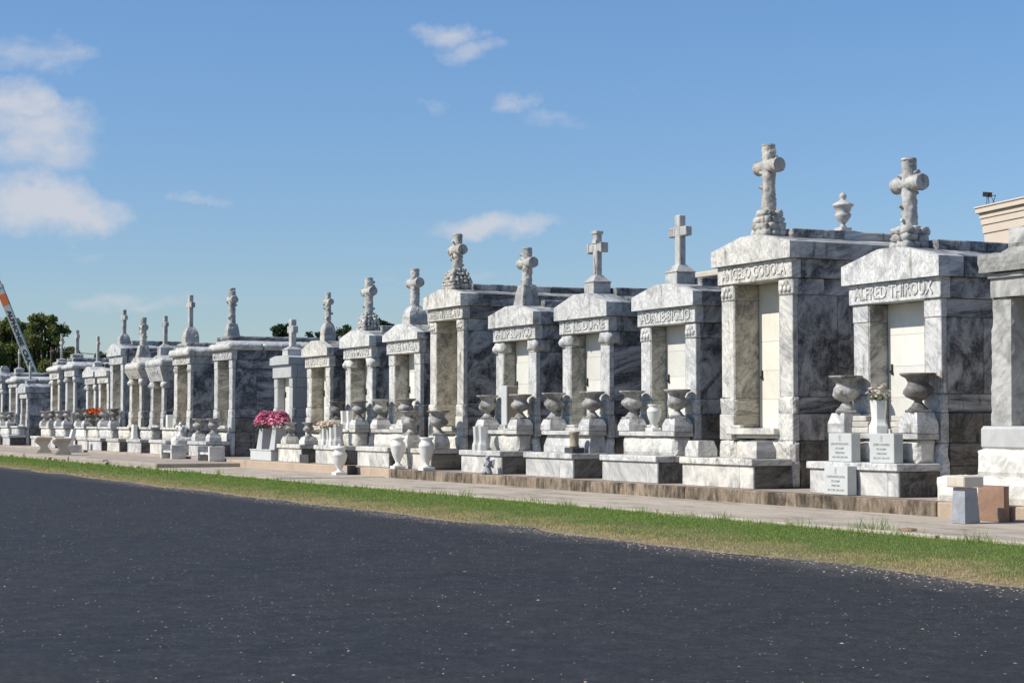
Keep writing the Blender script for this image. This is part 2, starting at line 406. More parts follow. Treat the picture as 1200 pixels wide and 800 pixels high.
    def build(s, name, mat, parent=None, loc=None):
        me = bpy.data.meshes.new(name); me.from_pydata(s.v, [], s.f)
        me.polygons.foreach_set('use_smooth', s.sm)
        me.update()
        bm = bmesh.new(); bm.from_mesh(me); bmesh.ops.recalc_face_normals(bm, faces=bm.faces); bm.to_mesh(me); bm.free()
        me.materials.append(mat)
        o = bpy.data.objects.new(name, me); C.objects.link(o)
        if parent: o.parent = parent
        if loc: o.location = loc
        return o
flute_n = 12
def tag(o, label, cat, group=None, kind=None):
    if label: o['label'] = label
    if cat: o['category'] = cat
    if group: o['group'] = group
    if kind: o['kind'] = kind
    return o
def thing(name, label, cat, loc, rz=0, group=None):
    o = bpy.data.objects.new(name, None); C.objects.link(o)
    o.empty_display_size = .2
    o.location = loc; o.rotation_euler = (0, 0, rz)
    return tag(o, label, cat, group)
def text(body, name, mat, parent, cx, y, zc, h, maxw, extr=.02, rot=(R(90), 0, 0), bold=.008):
    cu = bpy.data.curves.new(name, 'FONT'); cu.body = body; cu.size = h * 1.38; cu.extrude = extr; cu.offset = bold
    cu.align_x = 'CENTER'; cu.align_y = 'CENTER'; cu.resolution_u = 2
    to = bpy.data.objects.new(name, cu); C.objects.link(to)
    bpy.context.view_layer.update()
    dg = bpy.context.evaluated_depsgraph_get()
    me = bpy.data.meshes.new_from_object(to.evaluated_get(dg)); C.objects.unlink(to); bpy.data.objects.remove(to)
    xs = [v.co.x for v in me.vertices]; w = max(xs) - min(xs); mid = (max(xs) + min(xs)) / 2
    k = maxw / w
    if k > 1.35: k = 1.35
    for v in me.vertices: v.co.x = (v.co.x - mid) * k
    me.name = name; me.materials.clear(); me.materials.append(mat)
    o = bpy.data.objects.new(name, me); C.objects.link(o); o.parent = parent
    o.location = (cx, y, zc); o.rotation_euler = rot
    return o

# ------------------------------------------------------------------ tomb
FY = 20.4; TZ = .33
rnd = random.Random(7)
def make_cross(root, x, y, zb, kind, bh, bw, sw, top, span, arm, seed, basekind, mat=None):
    """zb local height of the base's foot"""
    m = mat or M['cross']
    c = MB(); z0 = zb + bh; zt = z0 + top; za = zt - arm; r = sw / 2 * (.92 if kind == 'log' else 1)
    if kind == 'log':
        c.tube((x, y, z0 - .05), (x, y, zt), r * 1.06, r * .97, 26, .036, 34, seed)
        c.tube((x - span / 2, y, za), (x + span / 2, y, za), r * 1.08, r * 1.08, 26, .036, 22, seed + 3)
        q = random.Random(seed)
        for i in range(6):      # sawn-off branch stubs
            a = q.uniform(0, 6.28); z = z0 + q.uniform(.1, top - .1)
            p = Vector((x + math.cos(a) * r * .8, y + math.sin(a) * r * .8, z)); d = Vector((math.cos(a), math.sin(a), q.uniform(.2, .6)))
            c.tube(p, p + d * .09, .04, .032, 8)
        for sx in (-1, 1): c.tube((x + sx * (span / 2 - .03), y, za), (x + sx * (span / 2 + .012), y, za), r * 1.14, r * 1.1, 18, .012, 1, seed)
        c.tube((x, y, zt - .02), (x, y, zt + .015), r * 1.06, r * 1.0, 18, .012, 1, seed)
    else:
        w = sw * .78
        c.box(x - w / 2, y - w * .4, z0 - .02, x + w / 2, y + w * .4, zt, .02)
        c.box(x - span / 2, y - w * .405, za - w * .5, x - w / 2 + .003, y + w * .405, za + w * .5, .02)
        c.box(x + w / 2 - .003, y - w * .405, za - w * .5, x + span / 2, y + w * .405, za + w * .5, .02)
        if kind == 'capped':
            for (a0, a1, b0, b1) in ((x - w * .65, x + w * .65, zt - .05, zt + .03), (x - span / 2 - .03, x - span / 2 + .05, za - w * .62, za + w * .62), (x + span / 2 - .05, x + span / 2 + .03, za - w * .62, za + w * .62)):
                c.box(a0, y - w * .52, b0, a1, y + w * .52, b1, .012)
            c.tube((x + w * .25, y - w * .4, z0 + .05), (x - w * .1, y - w * .46, z0 + .42), .035, .02, 8)
            c.box(x - w * .5, y - w * .5, za + .10, x + w * .5, y - w * .38, za + .2, .01)
    cr = c.build('cross', m, root)
    b = MB(); q = random.Random(seed + 11)
    if basekind == 'stones':
        rows = 3 if bh < .45 else 4; tp = .06 if bh < .45 else .36
        b.frustum(x, y, zb, zb + bh * .97, bw * .85, bw * .85, bw * (.86 - tp), bw * (.86 - tp))
        for k in range(rows):
            t = (k + .5) / rows; w = bw * (1.0 - tp * t); hh = bh / rows * 1.08; n = 3 if k % 2 == 0 else 2
            for side in range(4):
                for i in range(n):
                    u = (i + .5) / n - .5 + (.06 if k % 2 else -.06)
                    px, py = ((u * w, -w / 2 + .05), (w / 2 - .05, u * w), (-u * w, w / 2 - .05), (-w / 2 + .05, -u * w))[side]
                    e_ = q.uniform(.96, 1.22); sz = [w / n * e_, .2, hh * q.uniform(.95, 1.1)] if side % 2 == 0 else [.2, w / n * e_, hh * q.uniform(.95, 1.1)]
                    b.blob((x + px + q.uniform(-.012, .012), y + py + q.uniform(-.012, .012), zb + bh * t), sz, q.random() * 50, .55, .6, 10)
    elif basekind == 'rubble':
        rows = 6
        b.frustum(x, y, zb, zb + bh, bw * .92, bw * .92, bw * .5, bw * .5)
        for k in range(rows):
            t = (k + .5) / rows; w = bw * (1.02 - .5 * t ** 2.6)
            for side in range(4):
                for i in range(5):
                    u = (i + .5) / 5 - .5 + q.uniform(-.04, .04)
                    px, py = ((u * w, -w / 2 + .03), (w / 2 - .03, u * w), (-u * w, w / 2 - .03), (-w / 2 + .03, -u * w))[side]
                    b.blob((x + px, y + py, zb + bh * t + q.uniform(-.03, .03)), (w / 5 * q.uniform(.8, 1.4), w / 5 * 1.1, bh / rows * q.uniform(.9, 1.4)), q.random() * 50, .6, .8)
    elif basekind == 'taper':
        b.rough(x - bw / 2, y - bw / 2, zb, x + bw / 2, y + bw / 2, zb + bh, .025, .06, seed, 0, False, .38)
    elif basekind == 'dome':
        b.box(x - bw / 2, y - bw / 2, zb, x + bw / 2, y + bw / 2, zb + bh * .32, .015)
        b.rough(x - bw / 2, y - bw / 2, zb + bh * .325, x + bw / 2, y + bw / 2, zb + bh, .02, .05, seed, .0, False, .5, True, 2.2)
    else:
        h1 = bh * .6
        b.box(x - bw / 2, y - bw / 2, zb, x + bw / 2, y + bw / 2, zb + h1, .012)
        b.box(x - bw * .53, y - bw * .53, zb + h1, x + bw * .53, y + bw * .53, zb + h1 + .035, .01)
        b.frustum(x, y, zb + h1 + .035, zb + bh * .9, bw * .98, bw * .98, sw * 1.15, sw * 1.1)
        b.frustum(x, y, zb + bh * .9, zb + bh, sw * 1.1, sw * 1.05, sw * .85, sw * .72)
    b.build('cross_base', m, cr)
    return cr

def blocks_row(mb, x0, x1, y0, y1, z0, z1, seed, step=1.25, out=0, gap=.006):
    q = random.Random(seed); ys = [y0]
    y = y0 + q.uniform(.5, .95) * step
    while y < y1 - .45: ys.append(y); y += q.uniform(.7, 1.2) * step
    ys.append(y1)
    for a, b in zip(ys[:-1], ys[1:]):
        mb.box(x0, a + (gap if a > y0 else 0), z0 + gap, x1, b, z1, .012)

def make_tomb(i, x0, x1, zct, zcb, zfb, L, style, crosspar, label, name_text, front='front', wall='wall',
              lower=True, upper=True, urnblocks=True, ub_h=.27, cap='carved', low_front='slab', up_front='rough', doorm='door', ridge=True, lowrange=None, dep=.5):
    xc = (x0 + x1) / 2; w = x1 - x0; hw = w / 2
    root = thing('marble_tomb', label, 'tomb', (xc, FY, TZ), 0, 'family tombs standing in one long row')
    zct -= TZ; zcb -= TZ; zfb -= TZ; q = random.Random(i * 17 + 3)
    F, W = M[front], M[wall]
    g = .006; pw = .42 * (w / 2.5); in_ = .06 if style != 'modern' else .012
    px0 = hw - in_ - pw; px1 = hw - in_
    capz = zfb - .33; rz = 1.77; bz = 1.44; mz = .92   # local heights of joints (base blocks etc)
    ped0 = 1.30
    # walls
    mb = MB(); lows = {-1: MB(), 1: MB()}
    for s in (-1, 1):
        lowc = lows[s]
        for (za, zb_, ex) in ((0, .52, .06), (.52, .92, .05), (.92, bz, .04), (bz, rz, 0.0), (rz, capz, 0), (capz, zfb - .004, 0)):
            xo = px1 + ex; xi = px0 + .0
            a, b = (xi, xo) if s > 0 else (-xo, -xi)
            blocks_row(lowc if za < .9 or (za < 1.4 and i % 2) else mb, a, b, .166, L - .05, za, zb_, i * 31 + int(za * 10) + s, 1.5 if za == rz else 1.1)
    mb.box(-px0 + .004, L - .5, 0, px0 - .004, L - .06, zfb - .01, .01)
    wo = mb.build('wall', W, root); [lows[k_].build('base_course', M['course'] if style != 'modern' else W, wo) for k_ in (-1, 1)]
    for s in (-1, 1):
        rv = MB(); a, b = (px0 - .036, px0 - .003) if s > 0 else (-px0 + .003, -px0 + .036)
        for za, zb_ in ((1.165, rz), (rz, capz), (capz, zfb - .004)): rv.box(a, .045, za + g, b, dep - .002, zb_, .004)
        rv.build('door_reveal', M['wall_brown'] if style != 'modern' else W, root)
    # pilasters
    for s in (-1, 1):
        a, b = (px0, px1) if s > 0 else (-px1, -px0)
        p = MB(); p.box(a, .03, rz + g, b, .16, capz - g, .012)
        pil = p.build('pilaster', F, root)
        c = MB()
        if cap == 'plain': c.box(a - .01, .02, capz, b + .01, .16, zfb - .004, .012)
        elif cap == 'carved':
            c.rough(a - .012, .018, capz, b + .02, .16, zfb - .004, .022, .045, i + s, .0, True)
            for k in range(5):
                cx = a + (b - a) * (.2 + .15 * k); c.blob((cx, .01, capz + .12 + .1 * (k % 2)), (.12, .07, .13), k + i, .3, .9)
        else:
            c.rough(a - .03, -.005, capz + .05, b + .045, .30, zfb - .004, .03, .05, i + s, .05, True)
            c.lathe(b - .04 if s > 0 else a + .05, .05, capz + .02, [(.05, 0), (.11, .05), (.13, .13), (.11, .2), (.05, .25)], 12, nz=.04)
            c.box(a, .03, capz, b, .16, capz + .06, .01)
        c.build('capital', F, pil)
        d = MB()
        d.rough(a - .03, .0, bz + g, b + .03, .16, rz, .022, .05, i * 2 + s, .02, False)
        d.box(a - .035, -.01, mz, b + .035, .16, bz, .014)
        d.rough(a - .04, -.03, .02, b + .06, .16, mz - .004, .035, .07, i * 5 + s, .04)
        d.build('pilaster_base', F if style != 'modern' else W, pil)
    # base wall between the pilasters, sill and door
    bb = MB(); bb.rough(-px0 + .045, .02, .02, px0 - .045, .6, .92, .03, .1, i, .03); bb.box(-px0 + .045, .05, .955, px0 - .045, .6, 1.02, .01)
    bb.build('plinth', M['rustic'], root)
    sl = MB(); sl.box(-px0 - .05, -.04 - .1, 1.03, px0 + .02, .012, 1.16, .014); sl.box(-px0 + .05, -.10, 1.165, -px0 + .42, -.01, 1.22, .01)
    sl.box(-px0 + .045, .02, 1.025, px0 - .045, dep + .06, 1.15, .01)
    sl.build('sill', M['slab'], root)
    dr = MB(); dz0 = 1.155
    nt_ = 5 if zfb > 3.9 else 4
    for k in range(nt_):
        a = dz0 + (zfb - dz0) * k / nt_; b = dz0 + (zfb - dz0) * (k + 1) / nt_
        dr.box(-px0 + .05, dep, a + .003, px0 - .05, dep + .07, b, .004)
    dr.box(-px0 + .002, dep + .01, dz0, -px0 + .048, dep + .08, zfb - .006, .004); dr.box(px0 - .048, dep + .01, dz0, px0 - .002, dep + .08, zfb - .006, .004)
    dob = dr.build('door', M[doorm], root)
    h = MB(); hx = -px0 + .17; h.box(hx - .015, dep - .035, 2.14, hx + .015, dep - .001, 2.34, .01); h.tube((hx, dep - .03, 2.2), (hx, dep - .06, 2.2), .028, .024, 10)
    h.build('handle', M['bronze'], dob)
    # frieze
    fr = MB(); fs_ = MB(); ft = zcb - .004
    if style == 'flared':
        fr.hexa([(-hw + .06, 0, zfb), (hw - .06, 0, zfb), (hw - .06, .5, zfb), (-hw + .06, .5, zfb)],
                [(-hw - .08, -.20, ft), (hw + .08, -.20, ft), (hw + .08, .5, ft), (-hw - .08, .5, ft)])
        fs_.hexa([(-hw + .06, .506, zfb), (hw - .06, .506, zfb), (hw - .06, L, zfb), (-hw + .06, L, zfb)],
                [(-hw - .08, .506, ft), (hw + .08, .506, ft), (hw + .08, L, ft), (-hw - .08, L, ft)])
    else:
        fr.box(-hw, -.03, zfb, hw, .20, ft, .012)
        y = .206
        while y < L - .3:
            y2 = min(L, y + q.uniform(1.1, 1.6)); fs_.box(-hw + .008, y, zfb + .003, hw - .008, y2 - g, ft, .012); y = y2
    fo = fr.build('frieze', F if style != 'modern' else W, root)
    if fs_.v: fs_.build('side_frieze', W, fo)  # same stone as the front; darker marble paints in side shade and soot
    if name_text:
        hh = min(.23, (zcb - zfb) * .66)
        if style == 'flared':
            text(name_text, 'lettering', F, fo, 0, -.10, (zfb + zcb) / 2, hh, w * .8, .014, (R(90 + 24), 0, 0))
        else:
            text(name_text, 'lettering', F, fo, 0, -.036, (zfb + zcb) / 2, hh, w * .86, .014)
    # cornice / roof
    ox = .09 if style != 'modern' else .03; eh = zct - zcb; cz = crosspar[0] - TZ   # height of the cross foot
    co = MB(); rm = F
    if style in ('gable', 'modern', 'flat'):
        ap = cz - .01
        aw = .30 if style != 'modern' else .42
        poly = [(-hw - ox, zcb), (hw + ox, zcb), (hw + ox, zct), (aw, ap), (-aw, ap), (-hw - ox, zct)]
        ys = [-.13, .42]
        while ys[-1] < L - .5: ys.append(ys[-1] + q.uniform(1.1, 1.5))
        ys[-1] = L + .1
        co.prism(poly, -.13, .10); ys[0] = .104; rs = MB()
        for a, b in zip(ys[:-1], ys[1:]): rs.prism(poly, a, b - g)
    elif style in ('rough', 'flared'):
        e = eh * 1.0
        co.rough(-hw - ox, -.17, zcb, hw + ox, 1.2, zcb + e, .035, .09, i, .05, True)
        co.rough(-hw - ox, 1.21, zcb, hw + ox, L + .1, zcb + e, .03, .14, i + 4, .03, True)
        co.prism([(-hw + .05, zcb + e - .01), (hw - .05, zcb + e - .01), (.32, cz - .02), (-.32, cz - .02)], .02, L)
    cor = co.build('cornice', rm if style != 'modern' else W, root)
    if style in ('gable', 'modern', 'flat'): rs.build('roof_slab', W, cor)  # continues the cornice stone, coloured darker to paint side shade and soot
    if ridge:
        rr = MB(); rh = ridge if isinstance(ridge, float) else .15
        if style in ('rough',):
            rr.rough(-hw * .62, .0, cz - .16, hw * .62, L - .1, cz - .005, .02, .12, i + 9, .02, True)
        else:
            ya = .62; 
            while ya < L - .2:
                yb = min(L, ya + q.uniform(1., 1.5)); rr.box(-.46, ya, cz - .06, .46, yb - g, cz + rh - .01, .02); ya = yb
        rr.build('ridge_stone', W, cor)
    kind, base, bh, bw, sw, top, arm, span = crosspar[1:9]
    if kind:
        make_cross(root, crosspar[9] if len(crosspar) > 9 else 0, .36, cz - .015, kind, bh, bw, sw, top, span, arm, i, base)
    elif base:
        m2 = MB(); m2.box(-bw / 2, .36 - bw / 2, cz - .015, bw / 2, .36 + bw / 2, cz + bh, .02); m2.box(-bw * .35, .36 - bw * .35, cz + bh, bw * .35, .36 + bw * .35, cz + bh + .1, .02)
        m2.build('cap_stone', M['cross'], root)
    # ledges
    la, lb = (-hw - .02, hw) if lowrange is None else lowrange
    if lower:
        m1 = MB(); jx = la + (lb - la) * q.uniform(.72, .9); m1.box(la + .05, -.95, 0, jx, -.90, .435, .01); m1.box(jx + .006, -.95, 0, lb - .02, -.90, .435, .01)
        lo = m1.build('lower_ledge', M['slab'] if low_front == 'slab' else M['rustic'], root)
        m1 = MB(); m1.box(la + .06, -.896, 0, lb - .024, -.05, .435, .012); m1.build('ledge_side', M['course'], lo)
        s1 = MB(); s1.box(la, -1.0, .44, lb, -.045, .57, .014); s1.build('ledge_slab', M['front'], lo)
    ua, ub = -hw + .03, hw - .03
    if upper:
        m1 = MB()
        if up_front == 'rough': m1.rough(ua + .09, -.47, .575, ub - .08, -.06, .975, .03, .07, i + 40, .04)
        else:
            m1.hexa([(ua + .05, -.49, .575), (ub - .04, -.49, .575), (ub - .04, -.06, .575), (ua + .05, -.06, .575)], [(ua + .05, -.49, .72), (ub - .04, -.49, .72), (ub - .04, -.06, .72), (ua + .05, -.06, .72)])
            m1.hexa([(ua + .05, -.49, .722), (ub - .04, -.49, .722), (ub - .04, -.06, .722), (ua + .05, -.06, .722)], [(ua + .12, -.42, .975), (ub - .1, -.42, .975), (ub - .1, -.06, .975), (ua + .12, -.06, .975)])
        up = m1.build('upper_ledge', M['rustic'] if up_front == 'rough' else M['slab'], root)
        s2 = MB(); s2.box(ua, -.535, .98, ub, -.055, 1.08, .012); s2.build('ledge_slab', M['slab'], up)
    if urnblocks:
        zt = 1.083 if upper else (.575 if lower else 0)
        yb = -.31 if upper else -.62
        for s in (-1, 1):
            u = MB(); ux = s * (hw - .24 * w / 2.5 - .02); hh = ub_h
            u.box(ux - .255, yb - .235, zt, ux + .255, yb + .235, zt + hh * .48, .012)
            u.frustum(ux, yb, zt + hh * .48, zt + hh, .50, .46, .38, .36)
            u.build('urn_block', M['front'] if (i + s) % 3 else M['slab'], root)
    return root

TINT = {1: (.97, .97, .98), 2: (1.0, .975, .93), 3: (.93, .935, .94), 4: (.90, .905, .91), 5: (.92, .92, .91), 6: (1.0, .97, .91), 7: (1.02, 1.01, .99), 8: (1.0, .995, .97), 9: (1.03, 1.0, .94), 10: (.97, .98, .98),
        11: (.90, .905, .91), 12: (.95, .93, .90), 13: (.86, .86, .86), 14: (.95, .92, .87), 15: (.92, .93, .94), 16: (1.0, .98, .94), 17: (1., 1., 1.), 18: (.93, .94, .95), 19: (.98, .96, .93), 20: (.85, .86, .88), 21: (.95, .95, .96), 22: (.9, .9, .9)}
# (i, x0, x1, zct, zcb, zfb, depth, style, cross...)
# crosspar: zb, kind, base, bh, bw, sw, top, arm, span
NM = ['', 'rightmost but one', 'third from right']
ordn = ['first', 'second', 'third', 'fourth', 'fifth', 'sixth', 'seventh', 'eighth', 'ninth', 'tenth', 'eleventh', 'twelfth', 'thirteenth', 'fourteenth', 'fifteenth', 'sixteenth', 'seventeenth', 'eighteenth', 'nineteenth', 'twentieth', 'twenty-first', 'twenty-second', 'twenty-third']
T = {
 1: dict(dep=0.45, x=(-27.49, -24.88), z=(4.48, 4.13, 3.76), L=3.1, style='gable', c=(4.73, 'log', 'stones', .39, .47, .29, 1.24, .45, .75), t='ALFRED THIROUX', lab='marble tomb with log cross on a stack of rounded stones, plaques at its foot', wall='wall', cap='plain', ub_h=.36),
 2: dict(dep=0.63, x=(-31.99, -29.32), z=(5.13, 4.81, 4.43), L=3.6, style='gable', c=(5.36, 'log', 'stones', .54, .52, .29, 1.33, .44, .75), t='ANGELO GODOLA', lab='tallest marble tomb, striped dark side panels, its front ledge without urns', wall='wall', upper=False, cap='carved', lowrange=(-1.30, 1.36)),
 3: dict(dep=0.42, x=(-35.32, -32.89), z=(4.39, 4.09, 3.73), L=3., style='gable', c=(4.62, 'square', 'pedestal', .44, .48, .27, 1.10, .37, .73), t='ADALIE-BIGLIO', lab='marble tomb with plain square cross, a white vase between its two urns'),
 4: dict(dep=0.42, x=(-39.11, -36.66), z=(4.38, 4.06, 3.72), L=3.6, style='gable', c=(4.65, 'capped', 'pedestal', .46, .47, .25, 1.03, .38, .65), t='J.E. J.L. DUPRE', lab='marble tomb with moulded cross whose arm ends and top have small caps', up_front='panel', cap='round'),
 5: dict(dep=0.38, x=(-42.85, -40.42), z=(4.37, 4.05, 3.69), L=3., style='gable', c=(4.58, 'log', 'taper', .55, .56, .27, .95, .38, .73), t='PHILIP BLANCO', lab='marble tomb with stubby log cross on a smooth tapered block', cap='round'),
 6: dict(dep=0.75, x=(-47.17, -44.79), z=(5.10, 4.77, 4.43), L=6.2, style='gable', c=(5.29, 'log', 'rubble', .57, .62, .29, .98, .44, .71), t='A FERRAN DUREL AND', lab='tall marble tomb with log cross on a rubble mound and a long roof', upper=False, urnblocks='tall', cap='carved'),
 7: dict(dep=0.47, x=(-50.24, -47.77), z=(4.18, 3.99, 3.61), L=3.2, style='gable', c=(4.47, 'log', 'dome', .55, .58, .28, 1.08, .40, .73), t='CHARLES & ANGELA', lab='marble tomb with log cross on a smooth domed mound, eighth from the right', cap='plain', wall='wall'),
 8: dict(dep=0.52, x=(-53.86, -51.48), z=(4.24, 3.93, 3.59), L=3.4, style='gable', c=(4.46, 'log', 'rubble', .56, .54, .28, 1.08, .42, .71), t='JOSEPH MARSO', lab='marble tomb with log cross on a rubble base, ninth from the right', cap='round'),
 9: dict(dep=0.45, x=(-57.45, -55.16), z=(4.02, 3.77, 3.41), L=3.2, style='gable', c=(4.29, 'log', 'dome', .60, .42, .20, .99, .31, .55), t='H.BROUSSEAU', lab='marble tomb with slim log cross, just right of the smooth grey granite tomb', wall='wall_light', upper=False, cap='plain'),
 10: dict(dep=0.3, x=(-60.81, -58.86), z=(3.83, 3.59, 3.14), L=2.6, style='modern', c=(3.91, 'square', 'box', .33, .55, .32, .95, .36, .59), t='', lab='small smooth grey granite tomb with a blocky square cross', front='granite_smooth', wall='granite_smooth', lower=False, upper=False, urnblocks=False, cap='plain', ridge=False),
 11: dict(x=(-68.06, -65.64), z=(4.57, 4.32, 3.97), L=4.6, style='rough', c=(4.86, 'log', 'taper', .52, .56, .28, 1.34, .44, .67), t='MACHOUC', lab='wide marble tomb with broad mottled grey side wall and flat double roof slab', wall='wall_light', upper=False, cap='plain'),
 12: dict(x=(-73.76, -71.23), z=(4.56, 4.28, 3.96), L=3.4, style='rough', c=(4.84, 'square', 'dome', .66, .58, .28, 1.33, .42, .73), t='BRUNO', lab='marble tomb with rough roof slab and dark side, thirteenth from the right', upper=True, urnblocks=False),
 13: dict(x=(-77.48, -75.20), z=(4.26, 3.97, 3.36), L=3.2, style='flared', c=(4.49, 'square', 'box', .48, .55, .26, 1.21, .37, .53), t='DUFFY', lab='marble tomb with outward flared frieze, square cross on a boxy pedestal', ridge=False, cap='round', urnblocks=False),
 14: dict(x=(-81.11, -78.91), z=(4.22, 3.92, 3.55), L=3.2, style='flared', c=(4.51, 'log', 'taper', .54, .6, .30, 1.23, .44, .60), t='TUJAGUE', lab='marble tomb with flared frieze, cross stained dark at its top', ridge=False, cap='round', urnblocks=False),
 15: dict(x=(-84.75, -82.23), z=(4.98, 4.67, 4.28), L=3.4, style='gable', c=(5.24, 'square', 'dome', .48, .5, .27, 1.12, .38, .73), t='LEE', lab='tall narrow-looking tomb, highest among the small distant tombs on the left', cap='plain'),
 16: dict(x=(-87.05, -84.95), z=(4.03, 3.79, 3.47), L=3., style='gable', c=(4.2, None, None, .2, .4, 0, 0, 0, 0), t='ERNST', lab='low tomb without a cross, squeezed left of the tall distant tomb', cap='plain', urnblocks=False),
 17: dict(x=(-89.70, -87.61), z=(4.05, 3.82, 3.46), L=3., style='gable', c=(4.33, 'square', 'box', .29, .42, .21, 1.22, .36, .43), t='HEINTZ', lab='low tomb with slim white cross with a dark top, above the orange flowers', cap='round'),
 18: dict(x=(-94.36, -92.08), z=(4.53, 4.32, 3.94), L=3.8, style='rough', c=(4.88, 'square', 'box', .26, .55, .28, 1.20, .33, .48), t='LANG', lab='distant tomb with double roof slab and thick square cross, behind the cream bench', cap='round'),
 19: dict(x=(-97.97, -95.68), z=(4.52, 4.28, 3.88), L=3.8, style='rough', c=(4.79, 'capped', 'box', .23, .45, .17, 1.26, .45, .53), t='SIMON', lab='distant tomb with double roof slab and a thin ornate cross', cap='round'),
 20: dict(x=(-106.07, -104.01), z=(3.62, 3.28, 2.97), L=4.2, style='gable', c=(3.83, 'square', 'box', .24, .5, .17, .97, .29, .33), t='', lab='low dark-sided tomb with a thin cross, standing at the foot of the crane boom', cap='plain', ridge=False, urnblocks=False),
 21: dict(x=(-109.6, -107.0), z=(4.15, 3.92, 3.66), L=5., style='rough', c=(4.48, 'square', 'box', .40, .5, .17, 1.05, .25, .43), t='', lab='far left tomb with thin white cross on a small pedestal', cap='plain'),
 22: dict(x=(-114.4, -111.6), z=(4.48, 4.02, 3.62), L=3.6, style='rough', c=(4.63, None, 'block', .31, .5, 0, 0, 0, 0), t='', lab='leftmost tomb, bearing a plain block in place of a cross', cap='round'),
}
roots = {}
new_before = set(bpy.data.objects)
for i, d in T.items():
    kw = {k: v for k, v in d.items() if k not in ('x', 'z', 'L', 'style', 'c', 't', 'lab')}
    tall = kw.get('urnblocks') == 'tall'
    if tall: kw['urnblocks'] = True; kw['ub_h'] = .35
    if i == 2: kw['urnblocks'] = True; kw['ub_h'] = .33
    if i == 9: kw['ub_h'] = .24; kw['urnblocks'] = True
    old = set(bpy.data.objects)
    roots[i] = make_tomb(i, d['x'][0], d['x'][1], *d['z'], d['L'], d['style'], d['c'], d['lab'], d['t'], **kw)
    for o_ in set(bpy.data.objects) - old: o_.color = (*TINT[i], 1)

# rightmost rough granite tomb
def granite_tomb():
    root = thing('granite_tomb', 'rough grey granite tomb cut off by the right edge of the photo', 'tomb', (-21.75, FY, TZ), 0, 'family tombs standing in one long row')
    G = M['granite']; hw = 1.42
    b = MB(); b.rough(-1.98, -1.10, 0, 1.98, 3.2, .39, .03, .10, 3, .03, False); b.build('base_step', M['rustic'], root)
    b = MB(); b.rough(-1.46, -.70, .395, 1.46, 3.1, .83, .03, .08, 5, .05, False, .0); b.build('rock_faced_course', M['rustic'], root)
    b = MB(); b.box(-1.43, -.66, .835, 1.43, 3.05, 1.215, .05); b.build('smooth_course', M['granite_smooth'], root)
    for s in (-1, 1):
        p = MB(); c = s * 1.15; p.rough(c - .25, -.45, 1.22, c + .25, .35, 3.29, .022, .06, 8 + s, .0, False, .12); p.build('pillar', G, root)
    w = MB(); w.box(-1.3, .36, 1.22, 1.3, 3.0, 3.29, .02); w.build('wall', G, root)
    f = MB(); f.rough(-1.36, -.45, 3.295, 1.36, 3.0, 3.60, .012, .1, 9, 0, False); fo = f.build('frieze', G, root)
    text('PIERRE', 'lettering', M['granite_smooth'], fo, .25, -.475, 3.45, .2, 1.9, .02)
    c = MB(); c.rough(-1.50, -.60, 3.70, 1.50, 3.2, 4.0, .03, .07, 11, .02, False)
    c.prism([(-1.2, 3.98), (1.2, 3.98), (.25, 4.3), (-.25, 4.3)], -.45, 3.0); c.box(-1.38, -.5, 3.6, 1.38, 3.0, 3.68, .01)
    co = c.build('cornice', G, root)
    t = MB(); t.rough(-.95, -.45, 4.05, .6, .4, 4.40, .03, .08, 12, .03); t.build('cap_stone', G, co)
granite_tomb()

# rear-row tombs and roof ornaments
def finial(x, y, z, s, label):
    root = thing('urn_finial', label, 'urn finial', (x, y, z)); mb = MB()
    mb.box(-.26 * s, -.26 * s, 0, .26 * s, .26 * s, .11 * s, .01); mb.box(-.16 * s, -.16 * s, .112 * s, .16 * s, .16 * s, .2 * s, .01)
    mb.build('base', M['cross'], root)
    mb = MB(); mb.lathe(0, 0, .2 * s, [(r * s, z_ * s) for r, z_ in [(.12, 0), (.06, .06), (.06, .1), (.12, .16), (.20, .28), (.21, .34), (.16, .38), (.20, .44), (.22, .52), (.27, .55), (.27, .58), (.20, .63), (.10, .68), (.06, .72), (.10, .77), (.09, .83), (.04, .88), (.0, .9)]], 24)
    mb.build('bowl', M['cross'], root)
finial(-30.67, 22.6, 5.46, .82, 'lidded stone urn finial on the roof behind the tallest tomb cross')
def rear(x0, x1, y0, y1, z, label, m, m2):
    root = thing('rear_tomb', label, 'tomb', ((x0 + x1) / 2, (y0 + y1) / 2, .05)); w = (x1 - x0) / 2; d = (y1 - y0) / 2
    b = MB(); b.box(-w + .12, -d + .12, 0, w - .12, d - .12, z - .22, .02); b.build('wall', m, root)
    b = MB(); b.box(-w, -d, z - .215, w, d, z - .05, .03); b.build('roof_slab', m2, root)
rear(-42.3, -39.9, 26.0, 29.2, 5.66, 'tan flat-roofed tomb of the row behind, glimpsed right of the plain square cross', M['tan'], M['cream'])

